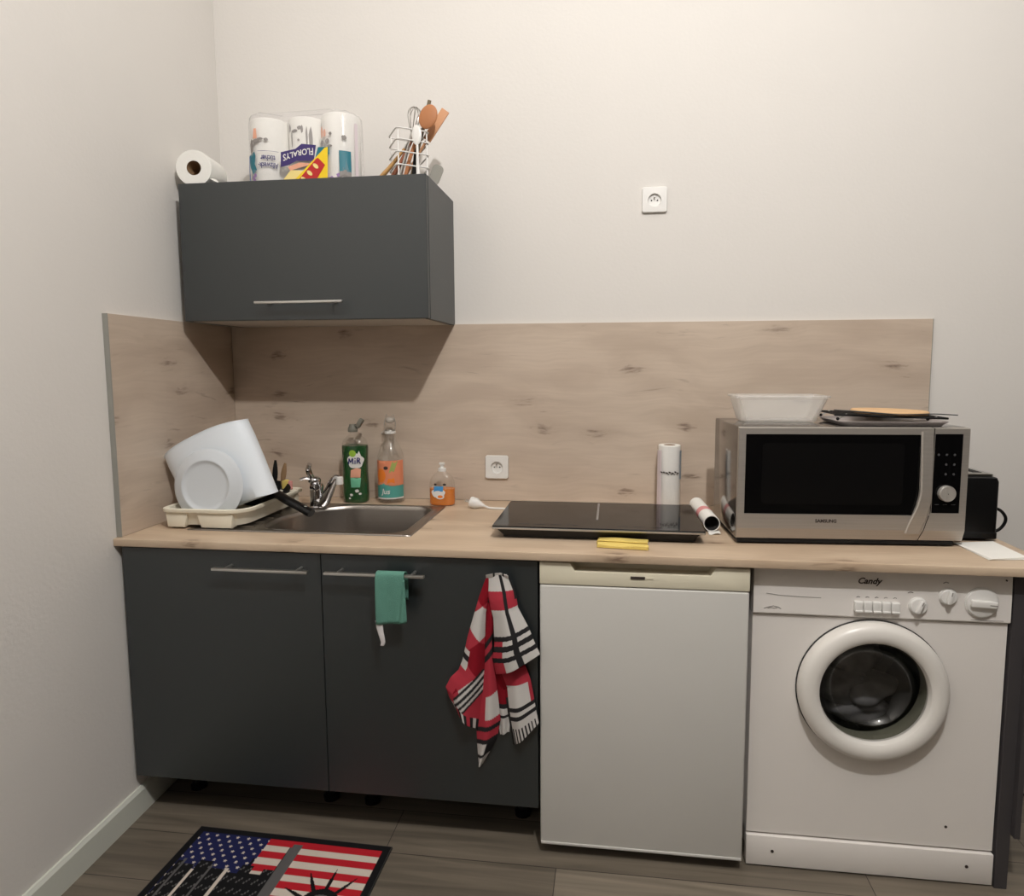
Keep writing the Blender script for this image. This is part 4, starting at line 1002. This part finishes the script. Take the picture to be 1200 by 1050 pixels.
towel_patch(m, D_l, D_r, -.606, .020, 2., colD)
towel_patch(m, B_l, B_r, -.608, .016, .5, colB)
towel_patch(m, A_l, A_r, -.612, .026, 0., colA, -.617)
towel_patch(m, C_l, C_r, -.615, .028, 1.5, colC, -.617)
# gathered top, folded over the hook
m.grid(lambda a, b: V(1.069 + .058 * a, -.6025 - .018 * math.sin(PI * b / 2 + .05) - .002 * math.sin(8 * a), .735 + .034 * math.sin(PI * b * .5) + .006 * math.sin(PI * a) * b), 24, 10, 0, lambda a, b: BLK if (.30 < a < .4 or .72 < a < .8 or b > .93 and a < .6) else WHI)
tag(m.build('kitchen_towel', M_towel, ang=80, recalc=False, solid=.0016), 'red and white checked kitchen towel hanging on the right base cabinet door', 'towel')

# ------------------------------------------------------------------ door mat
rw, rd = .560, .400
rt = V(.2435, -.6165, 0); ra = math.radians(-1.2)
NAVY, MR, MW, MK, MG = rgb((32, 36, 80)), rgb((188, 34, 46)), rgb((214, 202, 190)), rgb((20, 20, 22)), rgb((96, 94, 94))
bld = [(.022, .034, .120, MK), (.034, .040, .112, MG), (.040, .072, .128, MK), (.072, .080, .142, MW), (.080, .118, .112, MK), (.118, .124, .122, MG), (.124, .160, .132, MK), (.160, .172, .128, MW), (.172, .200, .138, MK), (.200, .232, .112, MK), (.213, .220, .088, MK), (.232, .262, .135, MK), (.262, .290, .118, MK)]
def rug_col(u, v):
    if u < .02 or u > rw - .02 or v < .017 or v > rd - .017: return MK
    c = None
    if .288 < u < .322 and v > .028 + (.012 if u < .296 else 0): c = MG if .292 < u else MK
    dx, dy = u - .450, v - .205
    r = math.hypot(dx, dy); a = math.degrees(math.atan2(-dy, dx))
    if r < .052 or (dy > 0 and abs(dx) < .04 + .3 * dy): return MK if r > .035 or (int(v * 130) % 2 and r > .015) else MG
    for k in range(7):
        ka = -12 + 34 * k
        if abs(a - ka) < max(.0, 5.5 * (1 - (r - .05) / .068)) and r < .114: return MK
    for x0, x1, vt, cc in bld:
        if x0 <= u <= x1 and v >= vt: 
            if cc == MK and (int(u * 240) + int(v * 180)) % 5 == 0 and int(v * 60) % 2: return MG
            return cc
    if c: return c
    if u < .222 and v < .24:
        row = int((v - .017) / .0160); uu = (u - .02 - (.0155 if row % 2 else 0)) / .031
        fx = (uu % 1 - .5) * .031; fv = ((v - .017) / .0160 % 1 - .5) * .0160
        rr_ = math.hypot(fx, fv); an = math.atan2(fv, fx)
        return MW if rr_ < 0.0050 * (.78 + .22 * math.cos(5 * an + PI / 2)) else NAVY
    return MR if int((v - .017) / .0215) % 2 == 0 else MW
def rug_pt(u, v, z): 
    c, s = math.cos(ra), math.sin(ra); return V(rt.x + u * c + v * s * 1.0, rt.y + u * s - v * c, z)
m = MB(); m.grid(lambda a, b: rug_pt(rw * a, rd * b, .0062), 280, 200, 0, lambda a, b: rug_col(rw * a, rd * b))
o = len(m.v)
m.loft([[rug_pt(*q, .0008) for q in ((-.002, -.002), (rw + .002, -.002), (rw + .002, rd + .002), (-.002, rd + .002))], [rug_pt(*q, .0058) for q in ((-.002, -.002), (rw + .002, -.002), (rw + .002, rd + .002), (-.002, rd + .002))]], 1)
tag(m.build('door_mat', [M_rug, M_dgrey], smooth=False, recalc=False), 'black edged mat printed with stars and stripes and a city skyline on the floor', 'mat')

# ------------------------------------------------------------------ things on the wall cabinet
ZC = 1.857
a0 = V(.091, -.280, ZC + .0560); axr = V(-.16, 1, 0).normalized(); rl = .0550
t = thing('kitchen_paper_roll', (a0.x, a0.y, ZC), 'loose white paper roll lying on its side at the left of the wall cabinet', 'paper roll')
MB().lathe([(rl * .985, 0), (rl, .003), (rl, .102), (rl * .985, .105), (.022, .105), (.022, 0), (rl * .985, 0)], a0, axr, 48, cap=False).build('paper', M_paper, t)
lab(MB().lathe([(.0218, .0004), (.0218, .104), (.0198, .104), (.0198, .0004)], a0, axr, 32, cap=False).build('core', M_card, t), 'brown card core')
m = MB(); m.grid(lambda a, b: V(a0.x + rl * .9 - .004 + .05 * a + .02 * b, a0.y + .012 + .085 * b, ZC + .003 + .022 * (1 - a) ** 2 + .004 * math.sin(9 * b + 3 * a)), 12, 20); lab(m.build('loose_sheet', M_paper, t, solid=.0008), 'loose end of the paper')

t = thing('kitchen_roll_pack', (.42, -.15, ZC), 'clear wrapped pack of printed kitchen rolls on the wall cabinet', 'roll pack')
rolls = [((.302, -.195), .0600, .208), ((.4185, -.178), .0580, .213), ((.536, -.195), .0580, .214)]
for (x, y), r, h in rolls:
    q = MB().lathe([(r * .97, .002), (r, .006), (r, h - .006), (r * .97, h - .002), (.021, h - .002), (.021, .002)], (x, y, ZC), n=48, cap=False).build('roll', M_paper, t)
    lab(MB().lathe([(.0205, .003), (.0205, h - .003), (.019, h - .003), (.019, .003)], (x, y, ZC), n=24, cap=False).build('core', M_card, q), 'card core')
def hull(pts2):
    pts2 = sorted(set(pts2)); 
    def half(P):
        o = []
        for p in P:
            while len(o) > 1 and (o[-1][0] - o[-2][0]) * (p[1] - o[-2][1]) - (o[-1][1] - o[-2][1]) * (p[0] - o[-2][0]) <= 0: o.pop()
            o.append(p)
        return o[:-1]
    return half(pts2) + half(pts2[::-1])
def hl_(e): return hull([(x + (r + e) * math.cos(2 * PI * k / 32), y + (r + e) * math.sin(2 * PI * k / 32)) for (x, y), r, h in rolls for k in range(32)])
cc = (.42, -.175); base_h = hl_(.005)
m = MB(); nn = len(base_h)
def ring(k, z, wob): return [V(cc[0] + (x - cc[0]) * k + wob * math.sin(7 * i), cc[1] + (y - cc[1]) * k + wob * math.sin(5 * i + 1), z + abs(wob) * 2 * math.sin(3 * i)) for i, (x, y) in enumerate(base_h)]
m.loft([ring(1.0, ZC + .001, 0), ring(1.015, ZC + .03, .0006), ring(1.005, ZC + .11, .0008), ring(1.0, ZC + .19, .001), ring(.985, ZC + .214, .0015), ring(.90, ZC + .2195, .0012), ring(.5, ZC + .2205, .001)], cap=False, cap1=True)
wr = lab(m.build('wrapping', M_film, t, ang=60), 'clear crinkled wrapping film')
m = MB(); c1, c2_, c3 = cyl(rolls[0][0], .0672), cyl(rolls[1][0], .0665), cyl(rolls[2][0], .0652)
def flat(u, z, y=-.2645): return V(u, y, z)
# left roll: teal swirl, blue edge, upside down lettering
patch(m, [(-0.048, ZC + .003), (-0.060, ZC + .004), (-0.064, ZC + .060), (-0.054, ZC + .092), (-0.044, ZC + .098), (-0.054, ZC + .06)], 1, c1)
patch(m, [(-0.054, ZC + .095), (-0.022, ZC + .104), (-0.018, ZC + .090), (-0.022, ZC + .066), (-0.014, ZC + .048), (-0.030, ZC + .036), (-0.046, ZC + .06)], 0, c1)
for q in ((-.030, ZC + .026), (-.022, ZC + .032), (-.026, ZC + .018)): patch(m, ell(q[0], q[1], .006, .006, 8, .1), 4, c1)
m.text('Allzweck-', .023, lambda u, v: c1(.022 - u, ZC + .062 - v), 5, 0, .0006, sx=.66); m.text('tücher', .023, lambda u, v: c1(.022 - u, ZC + .084 - v), 5, 0, .0006, sx=.72)
m.tube([c1(-.010 + .008 * k, ZC + .104) for k in range(9)], .0006, 5, 5)
for q in ((-.016, ZC + .135, .014, .006), (.018, ZC + .138, .007, .005), (.0, ZC + .140, .010, .004), (-.034, ZC + .120, .008, .022)): patch(m, ell(*q, 9, .1), 6, c1)
patch(m, [(-.026, ZC + .142), (-.010, ZC + .142), (-.012, ZC + .172), (-.022, ZC + .172)], 7, c1)
PM = None
def pm():
    global PM
    if PM is None: PM = [M_teal, M_blue, M_purple, M_white, mat('lilac print', (150, 120, 168), .6), M_navy, M_inkg, M_skin, mat('pale yellow print', (240, 218, 140), .6), M_yel, M_red, M_mauve]
    return PM
lab(m.build('print', pm(), wr, smooth=False, recalc=False), 'teal swirl and upside down dark lettering'); m = MB()
# badge with upside down lettering and the banner between the two front rolls
patch(m, [(.368, ZC + .052), (.392, ZC + .056), (.420, ZC + .068), (.476, ZC + .066), (.484, ZC + .112), (.438, ZC + .118), (.418, ZC + .104), (.370, ZC + .096)], 2, lambda u, z: flat(u, z))
def bt(u, v): 
    x = .4265 - u; return flat(x, ZC + .083 + .012 * math.sin((x - .39) * 22) - v * (.8 + .5 * abs(x - .42) / .05 * .5), -.2655)
m.text('FLORALYS', .027, bt, 3, 0, .0005, sx=.80)
patch(m, [(.398, ZC + .040), (.44, ZC + .050), (.476, ZC + .058), (.43, ZC + .063), (.392, ZC + .052)], 7, lambda u, z: flat(u, z, -.2648))
patch(m, [(.478, ZC + .068), (.526, ZC + .084), (.526, ZC + .105), (.490, ZC + .106)], 0, lambda u, z: flat(u, z, -.2640))
patch(m, [(.366, ZC + .004), (.405, ZC + .004), (.44, ZC + .038), (.40, ZC + .042)], 8, lambda u, z: flat(u, z, -.2646))
patch(m, [(.402, ZC + .003), (.518, ZC + .003), (.522, ZC + .105), (.512, ZC + .103)], 9, lambda u, z: flat(u, z, -.2652))
patch(m, [(.416, ZC + .003), (.478, ZC + .003), (.512, ZC + .052), (.490, ZC + .074), (.484, ZC + .072)], 10, lambda u, z: flat(u, z, -.2660))
for u, z in ((.442, ZC + .012), (.462, ZC + .030), (.482, ZC + .050)): patch(m, ell(u, z, .011, .006, 10), 8, lambda u_, z_, u=u, z=z: flat(u + (u_ - u) * .8 + (z_ - z) * .3, z + (z_ - z) + (u_ - u) * -.5, -.2668))
lab(m.build('print', pm(), wr, smooth=False, recalc=False), 'violet badge with upside down white lettering and yellow and red banner'); m = MB()
# right roll: teal block, flowers, grey details
m.grid(lambda a, b: c3(.018 + .036 * a, ZC + .030 + .066 * b), 8, 2, 0)
patch(m, [(.018, ZC + .018), (.054, ZC + .016), (.054, ZC + .034), (.036, ZC + .040), (.018, ZC + .034)], 6, cyl(rolls[2][0], .0656)); patch(m, [(.018, ZC + .003), (.052, ZC + .003), (.050, ZC + .018), (.02, ZC + .016)], 8, cyl(rolls[2][0], .0654))
for k in range(7): patch(m, ell(-.040 + .011 * k, ZC + .018 + .006 * math.sin(4 * k), .007, .006, 9, .15), 4 if k % 2 else 11, c3)
m.grid(lambda a, b: c3(.068 + .012 * a, ZC + .004 + .18 * b), 3, 2, 11)
for q in ((-.044, ZC + .155, .007, .018), (-.030, ZC + .150, .006, .012)): patch(m, ell(*q, 9, .1), 7, c3)
for q in ((-.046, ZC + .122, .012, .010), (-.02, ZC + .125, .008, .008), (-.008, ZC + .146, .005, .005), (.034, ZC + .135, .008, .007), (-.012, ZC + .11, .01, .004)): patch(m, ell(*q, 9, .1), 6, c3)
for q in ((-.040, ZC + .180, .005, .013), (-.018, ZC + .168, .012, .005), (.0, ZC + .176, .008, .006), (.008, ZC + .172, .004, .012), (.022, ZC + .15, .003, .03), (.034, ZC + .14, .006, .04), (-.030, ZC + .145, .003, .026), (-.004, ZC + .14, .004, .004)): patch(m, ell(*q, 9, .1), 6, cyl(rolls[1][0], .0592))
lab(m.build('print', pm(), wr, smooth=False, recalc=False), 'teal block, flowers and grey details')

# wire utensil basket
bx, by = .756, -.205; ang = math.radians(33); hb = .050
t = thing('utensil_basket', (bx, by, ZC), 'white wire utensil basket at the right end of the wall cabinet', 'basket')
def bq(a, b, z): c, s = math.cos(ang), math.sin(ang); return V(bx + a * c - b * s, by + a * s + b * c, ZC + z)
for z in (.006, .044, .082, .118, .150):
    l_ = rrect(-hb, hb, -hb, hb, .012, 4); MB().tube([bq(a, b, z) for a, b in l_], .0023, 8, closed=True).build('wire_ring', M_white, t)
for a, b in ((-1, -1), (1, -1), (1, 1), (-1, 1)): MB().tube([bq(a * (hb - .006), b * (hb - .006), .002), bq(a * (hb - .006), b * (hb - .006), .150)], .0022, 8).build('upright', M_white, t)
m = MB()
for k in range(5): m.tube([bq(-hb + .002, -.036 + .018 * k, .006), bq(hb - .002, -.036 + .018 * k, .006)], .0015, 6)
m.build('base_wire', M_white, t)
def handle_tube(t, pts, r, mm, nm='handle', flat=.7): 
    p = spline(pts, 5); n = len(p); rs = [r[0] + (r[1] - r[0]) * i / (n - 1) for i in range(n)]; return MB().tube(p, rs, 10, flat=flat).build(nm, mm, t)
# whisk
b0, b1 = V(.728, -.222, ZC + .012), V(.768, -.205, ZC + .155); tipw = V(.778, -.200, ZC + .232)
t = thing('whisk', b0, 'wire balloon whisk standing in the utensil basket', 'utensil', 'utensils in the wire basket')
MB().tube([b0, b0.lerp(b1, .5), b1], [.006, .0055, .005], 10).build('handle', M_steel, t)
m = MB(); u_ = (tipw - b1).normalized(); s1 = u_.cross(V(0, 1, 0)).normalized(); s2 = u_.cross(s1)
for k in range(5):
    d = s1 * math.cos(PI * k / 5) + s2 * math.sin(PI * k / 5); L_ = (tipw - b1).length
    m.tube(spline([b1 + d * .003, b1 + u_ * L_ * .35 + d * .014, b1 + u_ * L_ * .72 + d * .021, b1 + u_ * L_ * .94 + d * .013, tipw, b1 + u_ * L_ * .94 - d * .013, b1 + u_ * L_ * .72 - d * .021, b1 + u_ * L_ * .35 - d * .014, b1 - d * .003], 5), .0011, 6)
m.build('wire_loop', M_steel, t)
# wooden spoon with oval head
t = thing('wooden_spoon', (.742, -.215, ZC), 'brown wooden spoon with broad oval head in the utensil basket', 'utensil', 'utensils in the wire basket')
handle_tube(t, [(.742, -.215, ZC + .012), (.770, -.222, ZC + .09), (.802, -.228, ZC + .152)], (.0055, .0065), M_wdbrown)
MB().ball((.827, -.232, ZC + .190), .030, sx=.92, sy=.22, sz=1.22, M=Matrix.Rotation(math.radians(22), 3, 'Y'), u=28, w=18).build('bowl', M_wdbrown, t)
t = thing('wooden_spatula', (.722, -.190, ZC), 'pale wooden spatula leaning far right in the utensil basket', 'utensil', 'utensils in the wire basket')
handle_tube(t, [(.722, -.186, ZC + .012), (.768, -.185, ZC + .08), (.805, -.184, ZC + .136)], (.005, .006), M_wdpale)
R = Matrix.Translation(V(.842, -.184, ZC + .188)) @ Matrix.Rotation(math.radians(36), 4, 'Y'); MB().box(-.014, .014, -.0025, .0025, -.060, .046, .002, M=R).build('blade', M_wdpale, t)
t = thing('wooden_stirrer', (.733, -.203, ZC), 'dark stick ended utensil behind the wooden spoon in the basket', 'utensil', 'utensils in the wire basket')
handle_tube(t, [(.750, -.190, ZC + .012), (.785, -.192, ZC + .12), (.822, -.196, ZC + .252)], (.004, .006), mat('dark wood', (110, 96, 72), .6), 'stick')
# tan handled tools leaning out to the lower left
for i, (p, mm, lb) in enumerate((([(.672, -.248, ZC + .006), (.706, -.232, ZC + .050), (.745, -.215, ZC + .105)], M_wdtan, 'tan handled tool poking out at the lower left of the utensil basket'), ([(.700, -.222, ZC + .010), (.728, -.214, ZC + .060), (.764, -.206, ZC + .128)], mat('reddish wood', (150, 92, 66), .6), 'reddish wooden handled tool leaning in the utensil basket'))):
    t = thing('kitchen_tool', p[0], lb, 'utensil', 'utensils in the wire basket'); MB().tube(spline(p, 5), [.0085, .009, .010, .010, .009, .009, .008, .008, .007, .007, .006], 12, flat=.7).build('handle', mm, t)
    q = [V(*p[2]), V(*p[2]) + V(.016, .004, .030)]; lab(MB().tube(q, [.004, .003], 8).build('shaft', M_steel, t), 'metal shaft')
t = thing('black_ladle', (.770, -.215, ZC), 'black handled serving tool standing in the middle of the utensil basket', 'utensil', 'utensils in the wire basket')
t.name = 'serving_tool'
handle_tube(t, [(.770, -.205, ZC + .010), (.776, -.205, ZC + .07), (.782, -.207, ZC + .135)], (.0085, .006), M_blackm)
m = MB(); m.box(.768, .798, -.2065, -.2035, ZC + .136, ZC + .168, .001); lab(m.build('blade', M_gpl, t), 'grey blade')
t = thing('grey_spatula', (.790, -.175, ZC), 'grey plastic turner leaning outside the right of the utensil basket', 'utensil', 'utensils in the wire basket'); t.name = 'turner'
R = Matrix.Translation(V(.829, -.170, ZC + .036)) @ Matrix.Rotation(math.radians(24), 4, 'Y'); MB().prism(rrect(-.018, .018, -.028, .034, .014, 5), -.0015, .0015, 'xz').build('blade', M_gpl, t).matrix_local = Matrix.Translation(V(.829, -.170, ZC + .036) - t.location) @ Matrix.Rotation(math.radians(24), 4, 'Y') @ Matrix.Translation(V(.790, -.175, ZC))
handle_tube(t, [(.822, -.166, ZC + .012), (.818, -.148, ZC + .007), (.795, -.100, ZC + .007)], (.005, .006), M_gpl)
# white spoon hooked upright on the front
sx_, sy_ = bq(.012, -hb - .006, 0).x, bq(.012, -hb - .006, 0).y
t = thing('white_spoon', (sx_, sy_, ZC), 'white plastic spoon standing upright at the front of the utensil basket', 'utensil', 'utensils in the wire basket'); t.name = 'plastic_spoon'
handle_tube(t, [(sx_ - .001, sy_, ZC + .002), (sx_ - .001, sy_, ZC + .05), (sx_ - .001, sy_, ZC + .108)], (.0052, .0036), M_white, flat=.5)
MB().ball((sx_ - .002, sy_, ZC + .134), .0155, sx=1., sy=.3, sz=1.9, u=24, w=16).build('bowl', M_white, t)

# ------------------------------------------------------------------ light and camera
ld = bpy.data.lights.new('ceiling lamp', 'POINT'); ld.energy = 126; ld.color = (1.0, .976, .95); ld.shadow_soft_size = .035
lo = bpy.data.objects.new('ceiling lamp', ld); COL.objects.link(lo); lo.location = (1.66, -2.02, 2.96)
wd = bpy.data.worlds.new('World'); scn.world = wd; wd.use_nodes = True
wd.node_tree.nodes['Background'].inputs[0].default_value = (.02, .02, .02, 1)

yaw, pitch, roll = .1215, -.0937, -.0032
F = V(-math.sin(yaw) * math.cos(pitch), math.cos(yaw) * math.cos(pitch), math.sin(pitch)); r_ = V(math.cos(yaw), math.sin(yaw), 0); u_ = r_.cross(F)
Rv = r_ * math.cos(roll) + u_ * math.sin(roll); Uv = -r_ * math.sin(roll) + u_ * math.cos(roll)
cd = bpy.data.cameras.new('Camera'); co_ = bpy.data.objects.new('Camera', cd); COL.objects.link(co_)
cd.sensor_fit = 'HORIZONTAL'; cd.sensor_width = 36; cd.lens = 36 * 733.88 / 1200; cd.shift_x = -28.378 / 1200; cd.shift_y = -25.622 / 1200; cd.clip_start = .02
Mx = Matrix.Identity(4)
for i in range(3): Mx[i][0] = Rv[i]; Mx[i][1] = Uv[i]; Mx[i][2] = -F[i]
Mx.translation = V(1.3858, -2.1451, 1.2941); co_.matrix_world = Mx
scn.camera = co_
vs = scn.view_settings
scn.display_settings.display_device = 'sRGB'; vs.view_transform = 'Standard'; vs.look = 'None'; vs.gamma = 1; vs.use_curve_mapping = False; vs.exposure = 0.0
